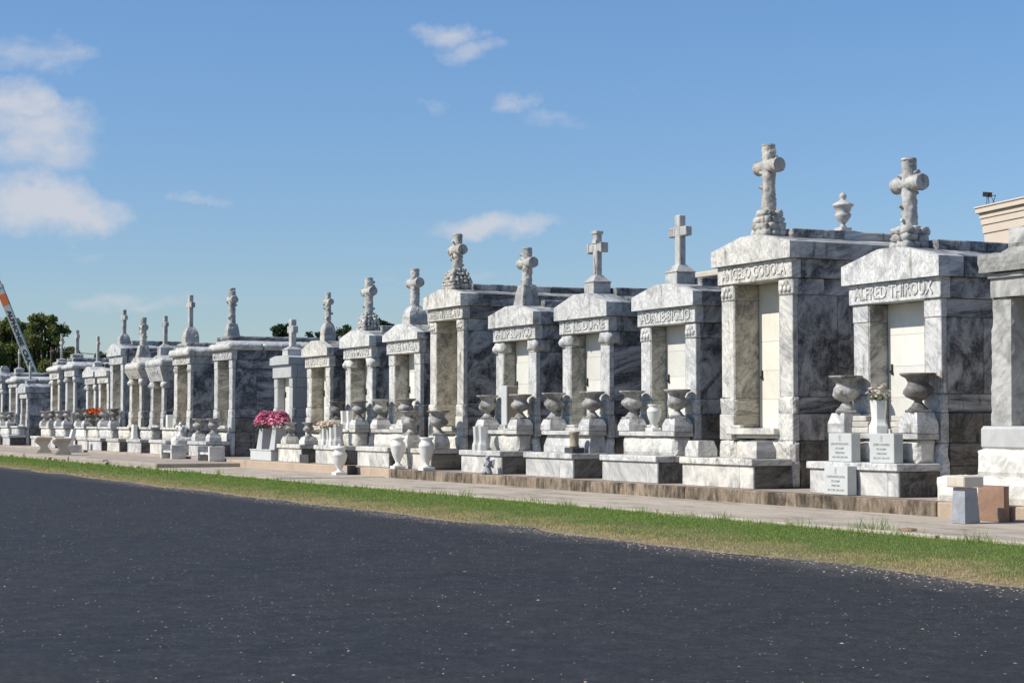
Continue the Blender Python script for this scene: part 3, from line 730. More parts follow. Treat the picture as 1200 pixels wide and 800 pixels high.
# ------------------------------------------------------------------ urns
URN = [(.17, 0), (.17, .035), (.145, .05), (.15, .07), (.125, .085), (.10, .12), (.065, .165), (.062, .185), (.10, .20, .2), (.175, .245, 1), (.222, .30, 1), (.235, .35, 1), (.215, .40, 1), (.175, .44, .5), (.162, .465), (.17, .495), (.20, .545), (.27, .58), (.29, .60), (.29, .622), (.265, .625), (.22, .60), (.12, .55), (.0, .53)]
def urn_mesh(k, sw):
    b = MB(); b.lathe(0, 0, .0, [(r * k, z, *c) for r, z, *c in URN[3:]], 32, sw)
    f = MB(); f.box(-.17, -.17, 0, .17, .17, .04, .008); f.lathe(0, 0, .04, [(.165, 0), (.165, .012), (.15, .02), (.15, .03)], 24)
    return b, f
urn_protos = []
def urn(x, y, z, h, label, dark=False, wk=1., tilt=0):
    root = thing('marble_urn', label, 'urn', (x, y, z), rnd.uniform(0, 3), 'weathered marble urns on the tomb ledges')
    s = h / .625; root.scale = (s * wk, s * wk, s); 
    v = rnd.choice((0, 1))
    key = (dark, v)
    for k_, p in urn_protos:
        if k_ == key:
            for ch in p.children:
                c = ch.copy(); C.objects.link(c); c.parent = root
            return root
    b, f = urn_mesh(1.0, .12 if v == 0 else .03)
    b.build('bowl', M['urn_dark'] if dark else M['urn'], root); f.build('foot', M['urn_dark'] if dark else M['urn'], root)
    urn_protos.append((key, root)); return root
GR = lambda n: ordn[n]
def pair(i, z=None, y=None, h=.62, dl=0, dr=0, dark=(0, 0), only=None):
    x0, x1 = T[i]['x']; w = x1 - x0; xc = (x0 + x1) / 2; off = w / 2 - .24 * w / 2.5 - .02
    up = T[i].get('upper', True); bh = T[i].get('ub_h', .27)
    if i == 6: bh = .35
    if i == 9: bh = .24
    if z is None: z = TZ + (1.083 if up else (.575 if T[i].get('lower', True) else 0)) + bh + .003
    if y is None: y = FY + (-.31 if up else -.62)
    for s, side in ((-1, 'left'), (1, 'right')):
        if only and only != side: continue
        urn(xc + s * off + (dl if s < 0 else dr), y, z, h, 'wide-rimmed marble urn on the %s block before the %s tomb from the right' % (side, GR(i)), bool(dark[0 if s < 0 else 1]))
pair(1, h=.68, dark=(0, 1)); pair(3, h=.62); pair(4, h=.63); pair(5, h=.62); pair(6, h=.67); pair(7, h=.6); pair(8, h=.57, dark=(1, 0)); pair(9, h=.46)
pair(11, h=.58); pair(15, h=.55, dark=(0, 1)); pair(17, h=.57, dark=(1, 1))
for i in (18, 19, 21, 22): pair(i, h=.52)

# ------------------------------------------------------------------ other things on and before the ledges
def hexvase(x, y, z, h, w, label, mat, n=6, group=None, rz=.2):
    root = thing('flower_vase', label, 'vase', (x, y, z), rz, group); m = MB(); r = w / 2
    m.lathe(0, 0, 0, [(r * 1.0, 0), (r * 1.0, h * .06), (r * .98, h * .22), (r * .78, h * .34), (r * .72, h * .42), (r * .86, h * .97), (r * .86, h), (r * .7, h), (r * .62, h * .9)], n)
    m.sm = [False] * len(m.sm); m.build('body', mat, root)
    m = MB(); m.tube((0, 0, h * .9), (0, 0, h * .93), r * .6, r * .6, n); m.build('liner', M['bronze'], root); return root
def round_urn(x, y, z, h, label, lid=False, rw=1.):
    root = thing('white_urn', label, 'urn', (x, y, z), 0)
    m = MB(); q = .17 * h / .88; m.box(-q, -q, 0, q, q, .10 * h, .008); m.build('base', M['white'], root)
    pr = [(.16, .10), (.15, .13), (.09, .17), (.075, .21), (.10, .27), (.17, .42), (.225, .60), (.235, .72), (.245, .74), (.235, .76), (.215, .83), (.17, .88), (.17, .92), (.205, .96), (.21, 1.0), (.18, 1.0), (.15, .97), (.0, .95)]
    m = MB(); m.lathe(0, 0, 0, [(r * rw * h / 1.0, z_ * h * (.86 if lid else 1)) for r, z_ in pr], 28); m.build('body', M['white'], root)
    if lid:
        m = MB(); m.lathe(0, 0, h * .845, [(r * h, z_ * h) for r, z_ in [(.215, 0), (.215, .015), (.16, .05), (.08, .075), (.045, .09), (.05, .12), (.03, .145), (0, .155)]], 24); m.build('lid', M['white'], root)
def bouquet(x, y, z, rx, rz_, label, petal, n=60, seed=0, sz=.05):
    root = thing('bouquet', label, 'flowers', (x, y, z)); q = random.Random(seed); m = MB(); l = MB()
    for k in range(n):
        u = q.uniform(-1, 1); a = q.uniform(0, 6.283); rr = math.sqrt(max(0, 1 - (u * .5 + .5) ** 2 * .8)); 
        p = Vector((math.cos(a) * rx * rr * q.uniform(.55, 1), math.sin(a) * rx * rr * q.uniform(.55, 1), rz_ * (.25 + .75 * (u * .5 + .5))))
        nrm = (p - Vector((0, 0, -.1))).normalized(); t = nrm.orthogonal().normalized(); b = nrm.cross(t)
        for j in range(6):
            a2 = j * 1.047 + k; d = t * math.cos(a2) + b * math.sin(a2); e = t * math.cos(a2 + .5) + b * math.sin(a2 + .5); f = t * math.cos(a2 - .5) + b * math.sin(a2 - .5)
            s = sz * q.uniform(.7, 1.25)
            m.add([p, p + e * s * .6 + nrm * s * .3, p + d * s + nrm * s * .35, p + f * s * .6 + nrm * s * .3], [(0, 1, 2, 3)])
    for k in range(int(n * .7)):
        a = q.uniform(0, 6.283); r = q.uniform(.1, .9) * rx; p = Vector((math.cos(a) * r, math.sin(a) * r, q.uniform(-.02, .5) * rz_)); d = Vector((math.cos(a), math.sin(a), q.uniform(-.5, .6))).normalized()
        t = Vector((-d.y, d.x, .2)).normalized(); s = q.uniform(.06, .11)
        l.add([p, p + d * s * .5 + t * s * .25, p + d * s, p + d * s * .5 - t * s * .25], [(0, 1, 2, 3)])
    for k in range(10):
        a = q.uniform(0, 6.283); l.tube((0, 0, -.1), (math.cos(a) * rx * .5, math.sin(a) * rx * .5, rz_ * .4), .006, .005, 5)
    m.build('petals', petal, root); l.build('leaves', M['stem'], root)

def plaque(x, y, z, lines, label, rz=0):
    w, h, t = .68, .51, .20
    root = thing('grave_plaque', label, 'plaque', (x, y, z), rz, 'small white military plaques'); m = MB(); m.box(-w / 2, 0, 0, w / 2, t, h, .008)
    b = m.build('slab', M['plaque'], root)
    m = MB()      # engraved cross in an oval wreath
    for k in range(20):
        a = k * 2 * math.pi / 20; m.box(math.cos(a) * .036 - .004, -.002, .42 + math.sin(a) * .05 - .004, math.cos(a) * .036 + .004, .004, .42 + math.sin(a) * .05 + .004, .001)
    m.box(-.005, -.003, .38, .005, .004, .46, .001); m.box(-.02, -.0025, .425, -.006, .004, .435, .001); m.box(.006, -.0025, .425, .02, .004, .435, .001)
    m.build('emblem', M['letter'], root)
    for k, (t_, ww, hh) in enumerate(lines): text(t_, 'inscription', M['letter'], root, 0, -.0015, .315 - k * .078, hh, ww, .001, bold=.001)
plaque(-26.68, 19.55, TZ + .573, [('JOSE ANTHONY JATIVA', .52, .042), ('PFC US ARMY', .25, .034), ('WORLD WAR II', .28, .034), ('AUG 16 1906   JUN 26 1984', .45, .034)], 'white military plaque on the ledge, left of its twin, behind the lower one')
plaque(-25.48, 19.55, TZ + .573, [('JOSEPH S NAVARRA', .46, .042), ('PFC US ARMY', .27, .034), ('WORLD WAR II', .28, .034), ('DEC 25 1917   APR 14 1977', .45, .034)], 'white military plaque right of the others, below the flower vase')
plaque(-26.33, 19.20, TZ + .003, [('CONSTANTINO JATIVA', .54, .042), ('PFC US ARMY', .25, .034), ('WORLD WAR I', .26, .034), ('JUL 21 1892   APR 18 1951', .47, .034)], 'lowest white military plaque, standing on the kerb before the ledge')
hexvase(-25.92, 19.83, 1.413, .58, .36, 'tall white six-sided vase holding dried flowers between two urns', M['white'], 6)
bouquet(-25.92, 19.83, 1.97, .22, .30, 'dried cream and pink flowers in the tall white six-sided vase', M['petal_cream'], 75, 4, .045)
def stack(x, y, z, label):
    root = thing('stacked_tiles', label, 'tiles'.replace('tiles', 'stone pieces'), (x, y, z)); m = MB(); q = random.Random(int(-x * 10))
    for k in range(3): m.box(-.24 + k * .015, -.13, k * .105 + .002, .24 - k * .03 * (k > 1), .13, k * .105 + .10, .012)
    m.build('slab', M['front_warm'], root)
stack(-26.55, 20.02, 1.413, 'three cream stone slabs stacked left of the white six-sided vase'); stack(-25.55, 20.10, 1.413, 'three cream stone slabs stacked right of the white six-sided vase')

round_urn(-34.05, 20.05, 1.413, .58, 'white bulbous vase standing between two weathered urns', rw=1.15)
# column stub and dark base before the fifth tomb
t = thing('column_stub', 'short tan column stub on dark base, resting on a ledge between urns', 'column stub', (-36.92, 19.62, TZ + .573)); m = MB()
m.lathe(0, 0, .13, [(.115, 0), (.115, .04), (.10, .06), (.105, .3), (.12, .32), (.12, .36), (.09, .37)], 18); m.build('shaft', M['tan'], t)
m = MB(); m.box(-.2, -.16, 0, .2, .16, .128, .012); m.build('base', M['dark_stone'], t)
# cherub figurine
def cherub(x, y, z, h, label, mat, rz=0):
    root = thing('angel_statuette', label, 'statuette', (x, y, z), rz); k = h / .46
    m = MB(); m.lathe(0, 0, 0, [(r * k, z_ * k) for r, z_ in [(.11, 0), (.115, .03), (.105, .06), (.095, .10), (.085, .15), (.07, .20), (.065, .24), (.075, .28), (.07, .31), (.035, .335), (.03, .35)]], 16, nz=.02)
    m.blob((0, -.01 * k, .40 * k), (.115 * k, .12 * k, .125 * k), 2, .1, 1, 12)
    for s in (-1, 1):
        m.tube((s * .07 * k, -.01, .29 * k), (s * .085 * k, -.06 * k, .21 * k), .026 * k, .02 * k, 8)
        m.tube((s * .085 * k, -.06 * k, .21 * k), (s * .015 * k, -.095 * k, .25 * k), .02 * k, .016 * k, 8)
        m.tube((s * .05 * k, -.09 * k, .05 * k), (s * .06 * k, -.14 * k, .02 * k), .04 * k, .03 * k, 8)
    m.build('figure', mat, root)
    w = MB()
    for s in (-1, 1): w.hexa([(s * .02 * k, .06 * k, .2 * k), (s * .1 * k, .09 * k, .14 * k), (s * .1 * k, .105 * k, .14 * k), (s * .02 * k, .08 * k, .2 * k)], [(s * .03 * k, .06 * k, .33 * k), (s * .15 * k, .10 * k, .37 * k), (s * .15 * k, .115 * k, .37 * k), (s * .03 * k, .08 * k, .33 * k)])
    w.build('wings', mat, root)
cherub(-40.55, 19.14, TZ + .002, .46, 'small dark grey cherub statuette on the kerb before the ledge', M['blue_granite'])
hexvase(-42.20, 19.62, TZ + .573, .60, .27, 'left of two grey-white six-sided vases on the sixth tomb ledge', M['plaque'], 6, 'pair of grey-white six-sided vases', .1)
hexvase(-41.72, 19.56, TZ + .573, .60, .29, 'right of two grey-white six-sided vases, beside the cherub', M['plaque'], 6, 'pair of grey-white six-sided vases', .1)
t = thing('headstone', 'upright slab with white face and brown back, behind an urn', 'headstone', (-41.35, 20.16, 1.413 + 0)); m = MB()
m.box(-.24, -.10, 0, .24, .14, .12, .01); m.build('base', M['plaque'], t); m = MB(); m.box(-.15, -.20, .122, .15, -.152, 1.12, .01); sl_ = m.build('slab', M['plaque'], t)
m = MB(); m.box(-.15, -.149, .122, .15, .13, 1.11, .015); m.build('brown_back', M['tan'], t)
round_urn(-46.30, 19.12, TZ + .002, .86, 'left of two big white urns on the kerb'); round_urn(-44.32, 19.12, TZ + .002, .88, 'right of two big white urns on the kerb')
round_urn(-48.97, 18.42, .103, .90, 'white lidded urn standing alone on the pavement below the kerb', True)
t = thing('marker_post', 'small dark square marker on the pavement right of the lidded urn', 'marker', (-49.0, 18.80, .103)); m = MB(); m.box(-.11, -.1, 0, .11, .1, .27, .01); m.build('block', M['dark_stone'], t)
tag(t, None, None)
# pink flowers
t = thing('plinth_box', 'plain white stone box under the pink flower vases', 'plinth', (-58.85, 19.62, TZ + .002)); m = MB(); m.box(-1.1, -.32, 0, 1.1, .34, .33, .012); m.build('body', M['plaque'], t); m = MB(); m.box(-1.13, -.34, .332, 1.13, .36, .372, .008); m.build('top', M['slab'], t)
for x, side, s in ((-59.35, 'left', 1), (-57.98, 'right', 2)):
    tv = thing('flower_vase', 'grey square tapered vase holding the %s pink bouquet' % side, 'vase', (x, 19.66, TZ + .376), 0, 'pair of grey tapered vases')
    mm = MB(); mm.frustum(0, 0, 0, .70, .56, .50, .36, .34); mm.build('body', M['granite_smooth'], tv); mm = MB(); mm.box(-.15, -.15, .702, .15, .15, .715, .003); mm.build('liner', M['bronze'], tv)
    bouquet(x, 19.66, TZ + 1.05, .40, .58, '%s of two large bright pink bouquets by the smooth granite tomb' % side, M['petal_pink'], 300, s, .075)
# cluster before the ninth/tenth tombs
for k, (x, y, h, lab) in enumerate([(-53.72, 19.62, .50, 'leftmost slim white vase under the pale flowers'), (-53.42, 19.58, .53, 'second slim white vase under the pale flowers'), (-53.10, 19.62, .53, 'third slim white vase under the pale flowers'), (-52.75, 19.58, .55, 'rightmost slim white vase under the pale flowers')]):
    hexvase(x, y, TZ + .573, h, .20, lab, M['white'] if k % 2 else M['plaque'], 8, 'slim white vases under pale flowers')
bouquet(-53.60, 19.62, 1.38, .26, .24, 'pale yellow and pink flowers, left bouquet on the ninth tomb ledge', M['petal_pale'], 80, 7, .06)
bouquet(-52.95, 19.60, 1.40, .28, .26, 'pale pink and white flowers, right bouquet on the ninth tomb ledge', M['petal_pale'], 90, 8, .06)
hexvase(-52.1, 19.55, TZ + .573, .64, .34, 'big grey six-sided vase right of the pale flowers', M['granite_smooth'], 6)
bouquet(-52.1, 19.55, 1.50, .15, .07, 'few low orange flowers in the big grey six-sided vase', M['petal_pale'], 24, 9, .04)
hexvase(-52.95, 20.06, 1.413, .55, .26, 'white six-sided vase standing between the two urns of the ninth tomb', M['white'], 6)
hexvase(-52.45, 20.06, 1.413, .55, .26, 'second white six-sided vase, right of its twin by the ninth tomb', M['white'], 6)
t = thing('obelisk', 'small white obelisk between the low urns left of the pale flowers', 'obelisk', (-55.5, 19.78, TZ + .573)); m = MB(); m.box(-.1, -.1, 0, .1, .1, .06, .006); m.frustum(0, 0, .061, .5, .14, .14, .09, .09); m.frustum(0, 0, .5, .56, .09, .09, .0, .0); m.build('shaft', M['white'], t)
t = thing('dark_plaque', 'dark rectangular plaque leaning on the ledge below the low urns', 'plaque', (-54.6, 19.34, TZ + .003), 0); m = MB(); m.box(-.42, 0, 0, .42, .05, .26, .006); m.build('slab', M['dark_stone'], t); 
# orange flowers
for x, s, side in ((-86.2, 11, 'left'), (-84.6, 12, 'right')): bouquet(x - .6, 20.08, 1.93, .30, .34, '%s clump of orange flowers in a distant urn' % side, M['petal_orange'], 60, s, .08)
for x in (-86.8, -85.2): urn(x, 20.08, 1.413, .57, '%s of two urns holding orange flowers' % ('left' if x < -86 else 'right'), True)
t = thing('white_stele', 'leaning white stele on the ledge before the fourteenth tomb from right', 'stele', (-77.3, 19.7, TZ + .573)); m = MB(); m.frustum(0, 0, 0, .62, .42, .2, .34, .14); m.box(-.26, -.14, -.0, .26, .14, .05, .006); m.build('slab', M['white'], t)
t = thing('white_post_vase', 'narrow white upright vase before the thirteenth tomb from the right', 'vase', (-73.0, 20.05, 1.413)); m = MB(); m.box(-.12, -.12, 0, .12, .12, .5, .02); m.build('body', M['white'], t)
cherub(-70.2, 19.75, 1.0, .62, 'white angel statuette beside the left urn of the wide mottled tomb', M['white'], .3)
t = thing('statuette_block', 'white block under the angel statuette', 'block', (-70.2, 19.75, TZ)); m = MB(); m.rough(-.35, -.3, 0, .35, .4, .668, .03, .08, 3, .04); m.build('body', M['rustic'], t)
# left white slab tablet
t = thing('white_tablet', 'tilted plain white tablet on a low plinth right of the cream bench', 'tablet', (-84.3, 18.6, .243)); m = MB(); m.box(-.42, -.35, 0, .42, .35, .34, .01); m.build('plinth', M['slab'], t); m = MB(); m.hexa([(-.2, -.2, .342), (.2, -.2, .342), (.2, .0, .342), (-.2, .0, .342)], [(-.17, -.02, 1.05), (.23, -.02, 1.05), (.23, .12, 1.05), (-.17, .12, 1.05)]); m.build('tablet', M['white'], t)
# benches
def scroll_bench(x, y, z, L, label, rz=0):
    root = thing('stone_bench', label, 'bench', (x, y, z), rz, 'cream stone garden benches'); root.scale = (1, 1.5, 1.38); m = MB(); m.box(-L / 2, -.24, .44, L / 2, .24, .52, .02); m.build('seat', M['cream'], root)
    for s in (-1, 1):
        l = MB(); pts = [(.0, .23), (.08, .20), (.16, .13), (.24, .11), (.32, .17), (.38, .21), (.438, .21)]
        cx = s * (L / 2 - .26)
        n = len(pts)
        vs = []
        for z_, w in pts:
            off = .05 * math.sin(z_ * 13)
            vs += [(cx - .06, -w + off, z_), (cx + .06, -w + off, z_), (cx + .06, w + off * .2, z_), (cx - .06, w + off * .2, z_)]
        fs = [(3, 2, 1, 0), (4 * n - 4, 4 * n - 3, 4 * n - 2, 4 * n - 1)]
        for a in range(n - 1):
            for j in range(4): fs.append((4 * a + j, 4 * a + (j + 1) % 4, 4 * a + 4 + (j + 1) % 4, 4 * a + 4 + j))
        l.add(vs, fs); l.build('leg', M['cream'], root)
scroll_bench(-77.6, 16.7, .243, 1.25, 'cream bench with scrolled legs nearest the grass, right one of two', -.12)
scroll_bench(-82.9, 17.0, .243, 1.0, 'cream scroll-legged bench further left, partly behind its twin', -.12)
def arm_bench(x, y, z, label):
    root = thing('armed_bench', label, 'bench', (x, y, z), 0, 'low marble benches with slab arms')
    m = MB(); m.box(-.62, -.2, .22, .62, .25, .30, .012); m.build('seat', M['slab'], root)
    for s in (-1, 1):
        m = MB(); m.rough(s * .72 - .09, -.27, 0, s * .72 + .09, .3, .52, .012, .07, int(x * 3) + s, .01); m.build('arm', M['slab'], root)
    m = MB(); m.box(-.6, .18, 0, .6, .24, .218, .01); m.build('support', M['course'], root)
arm_bench(-67.75, 18.75, .243, 'low marble bench with slab arms, left of the twin urns'); arm_bench(-62.85, 18.75, .243, 'low marble bench with slab arms, right of the twin urns, near the pink flowers')
# stool and brown slab at right
t = thing('stone_stool', 'small stone stool with cream top and tapered blue-grey foot on the pavement', 'stool', (-21.52, 18.05, .103), .06); m = MB(); m.rough(-.155, -.155, 0, .155, .155, .53, .010, .05, 4, .0, False, .2); m.build('pedestal', M['blue_granite'], t)
m = MB(); m.box(-.19, -.2, .535, .19, .2, .70, .015); m.build('top', M['cream'], t)
t = thing('brown_slab', 'brown stone block standing on edge against the kerb behind the stool', 'slab', (-21.78, 18.76, .103), -.02); m = MB(); m.rough(-.30, 0, 0, .30, .11, .54, .008, .07, 6, .01); m.build('block', M['pink'], t)
t = thing('drain_stone', 'small brown broken stone lying at the pavement edge in the grass', 'stone', (-20.35, 16.05, .06), .3); m = MB(); m.rough(-.13, -.07, 0, .13, .07, .09, .03, .05, 2, .02); m.build('stone', M['pink'], t)

# ------------------------------------------------------------------ ground, road, pavement, kerb
def sheet(name, poly, z, mat, jit=0):
    me = bpy.data.meshes.new(name); me.from_pydata([(x, y, z) for x, y in poly], [], [tuple(range(len(poly)))]); me.update(); me.materials.append(mat)
    o = bpy.data.objects.new(name, me); C.objects.link(o); o['kind'] = 'structure'; return o
sheet('ground', [(-2500, -1500), (1500, -1500), (1500, 2500), (-2500, 2500)], -.03, M['soil'])
sheet('road', [(-400, -9), (60, -9), (60, 13.2), (-400, 13.2)], 0, M['road'])
# verge with an uneven front edge
q = random.Random(5); top = []; m = MB()
xs = [20 - k * .25 for k in range(int(160 / .25))]
def edge(x): return 12.15 + .22 * noise.noise(Vector((x * .28, 0, 0))) + .09 * noise.noise(Vector((x * 1.3, 4, 0))) + .05 * noise.noise(Vector((x * 4, 8, 0))) + .9 * max(0, noise.noise(Vector((x * .33, 2.5, 2))) - .22)
vs = []; rows = [0, .06, .5, 1.5, 2.8, 4.2]; hz = [0.002, .02, .035, .045, .05, .05]
for x in xs:
    e = edge(x)
    for r_, h in zip(rows, hz): vs.append((x, e + r_ * (16.4 - e) / 4.2, h + .008 * noise.noise(Vector((x, r_, 0)))))
nr = len(rows); fs = [(a * nr + b, a * nr + b + 1, (a + 1) * nr + b + 1, (a + 1) * nr + b) for a in range(len(xs) - 1) for b in range(nr - 1)]
m.add(vs, fs, True); o = m.build('verge', M['soil']); o['kind'] = 'structure'
# pavement of separate slabs, slightly out of level
m = MB(); q = random.Random(9); x = 8.
while x > -60.3:
    x2 = max(x - q.uniform(2.6, 3.4), -60.4); dz = q.uniform(-.012, .012); fy = 15.85 + q.uniform(-.05, .05)
    m.box(x2 + .012, fy, -.02, x, 18.98, .10 + dz, .012); x = x2
o = m.build('pavement', M['path']); o['kind'] = 'structure'
m = MB(); x = -60.0; first = True
while x > -135:
    x2 = x - q.uniform(2.2, 3.6); fy = 15.95 + q.uniform(-.10, .10)
    m.box(x2 + .02, fy, -.02, x, 19.2, .24 + q.uniform(-.012, .008), .02); x = x2
o = m.build('platform', M['terrace']); o['kind'] = 'structure'
m = MB(); m.box(-59.99, 16.3, 0.09, -59.9, 18.9, .13, .01)
# kerb of cast lengths, then the terrace slab behind
for mat, a, b in (('kerb_clean', 8., -22.1), ('kerb_clean', -22.12, -23.3), ('kerb', -23.32, -46.5), ('kerb_clean', -46.52, -61.6)):
    m = MB(); x = a
    while x > b:
        x2 = max(b, x - q.uniform(2.5, 5.)); m.box(x2 + .008, 18.95 + q.uniform(-.008, .008), .05, x, 19.22, TZ, .018); x = x2
    o = m.build('kerb', M[mat]); o['kind'] = 'structure'
m = MB(); m.box(-61.6, 19.225, .0, 8, 27, TZ - .003, .01); m.box(-140, 19.205, .0, -61.61, 27, TZ - .003, .01); o = m.build('terrace', M['terrace']); o['kind'] = 'structure'
# rubble at the broken left edge
m = MB()
for k in range(40):
    x = -60.5 - k * .75 - q.random() * .5; s = q.uniform(.08, .22)
    m.rough(x - s, 15.78 - s * .3, -.01, x + s, 15.78 + s * .5, s * q.uniform(.4, .9), .04, .08, k, .02)
o = m.build('rubble', M['tan']); tag(o, 'broken stone rubble along the platform edge', 'rubble', kind='stuff')

# gravel
def scatter_pebbles(n, seed):
    g = np.random.default_rng(seed); vs = []; fs = []
    base = np.array([(1, 0, 0), (0, 1, 0), (-1, 0, 0), (0, -1, 0), (0, 0, .7), (.7, .7, .1)], float)
    tri = [(0, 5, 4), (5, 1, 4), (1, 2, 4), (2, 3, 4), (3, 0, 4)]
    V = []; F = []
    for k in range(n):
        if k % 3 == 0:
            x = -8 - g.random() ** 1.3 * 42; y = edge(x) - abs(g.normal(0, .28)); s = g.uniform(.007, .022)
        else:
            x = -5 - g.random() ** 1.2 * 38; y = 2.5 + g.random() * 9.5; s = g.uniform(.004, .012) * (1.7 if g.random() < .06 else 1)
        a = g.uniform(0, 6.28); c, s_ = math.cos(a), math.sin(a); p = base * (s, s * g.uniform(.5, 1), s * .6)
        p = np.stack([p[:, 0] * c - p[:, 1] * s_ + x, p[:, 0] * s_ + p[:, 1] * c + y, p[:, 2]], 1)
        F += [(i + 6 * k, j + 6 * k, l + 6 * k) for i, j, l in tri]; V.append(p)
    for k in range(n, n + 330):
        cx, sp = ((-37.6, .5), (-26.1, .35), (-25.4, .3))[k % 3]; x = cx + g.normal(0, sp); y = 15.80 - abs(g.normal(0, .05)); s = g.uniform(.015, .035)
        p = base * (s, s * .8, s * .7) + (x, y, .05); F += [(i + 6 * k, j + 6 * k, l + 6 * k) for i, j, l in tri]; V.append(p)
    me = bpy.data.meshes.new('gravel'); me.from_pydata(np.concatenate(V).tolist(), [], F); me.update(); me.materials.append(M['pebble'])
    o = bpy.data.objects.new('gravel', me); C.objects.link(o); tag(o, 'loose pale gravel scattered over the asphalt', 'gravel', kind='stuff')
scatter_pebbles(6500, 3)

# grass blades
def grass():
    g = np.random.default_rng(11); V = []; 
    def zone(xa, xb, dens, w, h):
        n = int(abs(xb - xa) * 4.1 * dens); x = g.uniform(xb, xa, n); e = np.array([edge(v) for v in np.linspace(xb, xa, 400)]); ee = np.interp(x, np.linspace(xb, xa, 400), e)
        t = g.random(n); y = ee - .03 + t * (15.9 - ee)
        keep = g.random(n) < np.clip(.35 + t * 3.0, 0, 1); x, y, t = x[keep], y[keep], t[keep]; n = len(x)
        hh = h * g.uniform(.45, 1.1, n) * (.6 + .45 * t); tall = (t > .955) & (g.random(n) < .35); hh[tall] *= g.uniform(1.3, 2.6, tall.sum())
        a = g.uniform(0, 6.28, n); l = g.uniform(.1, .7, n) * hh; b = g.uniform(0, 6.28, n)
        zb = np.full(n, .03)
        p0 = np.stack([x - np.cos(a) * w / 2, y - np.sin(a) * w / 2, zb], 1); p1 = np.stack([x + np.cos(a) * w / 2, y + np.sin(a) * w / 2, zb], 1)
        p2 = np.stack([x + np.cos(b) * l, y + np.sin(b) * l, zb + hh], 1)
        V.append(np.stack([p0, p1, p2], 1).reshape(-1, 3))
    zone(-7, -20, 1900, .010, .05); zone(-20, -33, 1200, .013, .055); zone(-33, -52, 560, .02, .06); zone(-52, -100, 190, .04, .07)
    # long tufts against the pavement
    for (tx, ty, n, hh) in [(-20.9, 15.9, 70, .28), (-21.2, 15.85, 40, .22), (-22.6, 15.8, 30, .2), (-20.1, 15.8, 40, .18), (-18.6, 15.8, 60, .2), (-30.0, 15.8, 40, .2), (-31.5, 15.85, 30, .22), (-34.6, 15.8, 40, .25), (-52.0, 15.8, 60, .25), (-36, 15.8, 30, .2), (-27, 15.7, 30, .18), (-57, 15.8, 30, .25), (-59, 15.8, 40, .25), (-17.3, 15.7, 50, .2), (-24.6, 15.8, 40, .2)]:
        x = g.normal(tx, .16, n); y = g.normal(ty, .06, n); h_ = hh * g.uniform(.4, 1.1, n); a = g.uniform(0, 6.28, n); b = g.uniform(0, 6.28, n); l = h_ * g.uniform(.2, .9, n); w = .014; zb = np.full(n, .03)
        p0 = np.stack([x - np.cos(a) * w / 2, y - np.sin(a) * w / 2, zb], 1); p1 = np.stack([x + np.cos(a) * w / 2, y + np.sin(a) * w / 2, zb], 1); p2 = np.stack([x + np.cos(b) * l, y + np.sin(b) * l, zb + h_], 1)
        V.append(np.stack([p0, p1, p2], 1).reshape(-1, 3))
    V = np.concatenate(V); n = len(V) // 3
    me = bpy.data.meshes.new('grass'); me.vertices.add(len(V)); me.vertices.foreach_set('co', V.ravel())
    me.loops.add(len(V)); me.loops.foreach_set('vertex_index', np.arange(len(V), dtype=np.int32))
    me.polygons.add(n); me.polygons.foreach_set('loop_start', np.arange(n, dtype=np.int32) * 3)
    me.update(calc_edges=True); me.materials.append(M['grass'])
    o = bpy.data.objects.new('grass', me); C.objects.link(o); tag(o, 'short green verge grass turning straw-dry beside the asphalt', 'grass', kind='stuff')
grass()

# ------------------------------------------------------------------ trees
def tree(x, y, h, rx, label, leafm, seed, nl=9000, crown0=.25, ls=.28):
    g = np.random.default_rng(seed); q = random.Random(seed)
    root = thing('tree', label, 'tree', (x, y, 0), 0, 'trees beyond the tombs')
    m = MB(); th = h * crown0
    m.tube((0, 0, 0), (0, 0, th * 1.5), h * .035, h * .022, 10, .05, 6)
    cl = []
    for k in range(85):
        a = q.uniform(0, 6.283); u = q.random() ** .7; t_ = q.uniform(.03, .95); zz = th + (h - th) * t_; prof = max(.15, 1 - abs(t_ - .42) ** 2.2 / .36) ** .6
        r = rx * prof * q.uniform(.2, .9); c = Vector((math.cos(a) * r, math.sin(a) * r, zz)); rad = min(rx, (h - th) * .5) * q.uniform(.2, .34) * (.55 + .45 * prof)
        cl.append((c, rad)); m.tube((0, 0, th * q.uniform(.8, 1.5)), tuple(c * .9 + Vector((0, 0, zz * .05))), h * .012, h * .004, 6)
    m.build('trunk', M['bark'], root)
    per = nl // len(cl); V = []
    for c, rad in cl:
        d = g.normal(size=(per, 3)); d /= np.linalg.norm(d, axis=1)[:, None]; p = np.array(c) + d * (rad * g.random(per) ** .45)[:, None] * (1, 1, .72)
        p += g.normal(size=(per, 3)) * rad * .1
        t = g.normal(size=(per, 3)); t /= np.linalg.norm(t, axis=1)[:, None]; b = np.cross(t, g.normal(size=(per, 3))); b /= np.linalg.norm(b, axis=1)[:, None]
        s = (ls * g.uniform(.5, 1.2, per))[:, None]
        V.append(np.stack([p - t * s * .5, p + b * s * .32, p + t * s * .5, p - b * s * .32], 1).reshape(-1, 3))
    V = np.concatenate(V); n = len(V) // 4
    me = bpy.data.meshes.new('crown'); me.vertices.add(len(V)); me.vertices.foreach_set('co', V.ravel()); me.loops.add(len(V)); me.loops.foreach_set('vertex_index', np.arange(len(V), dtype=np.int32))
    me.polygons.add(n); me.polygons.foreach_set('loop_start', np.arange(n, dtype=np.int32) * 4); me.update(calc_edges=True); me.materials.append(leafm)
    o = bpy.data.objects.new('crown', me); C.objects.link(o); o.parent = root
F_PX = 2130.; A_ = math.atan(1040 / 2130); TH = math.atan(95 / 2130)
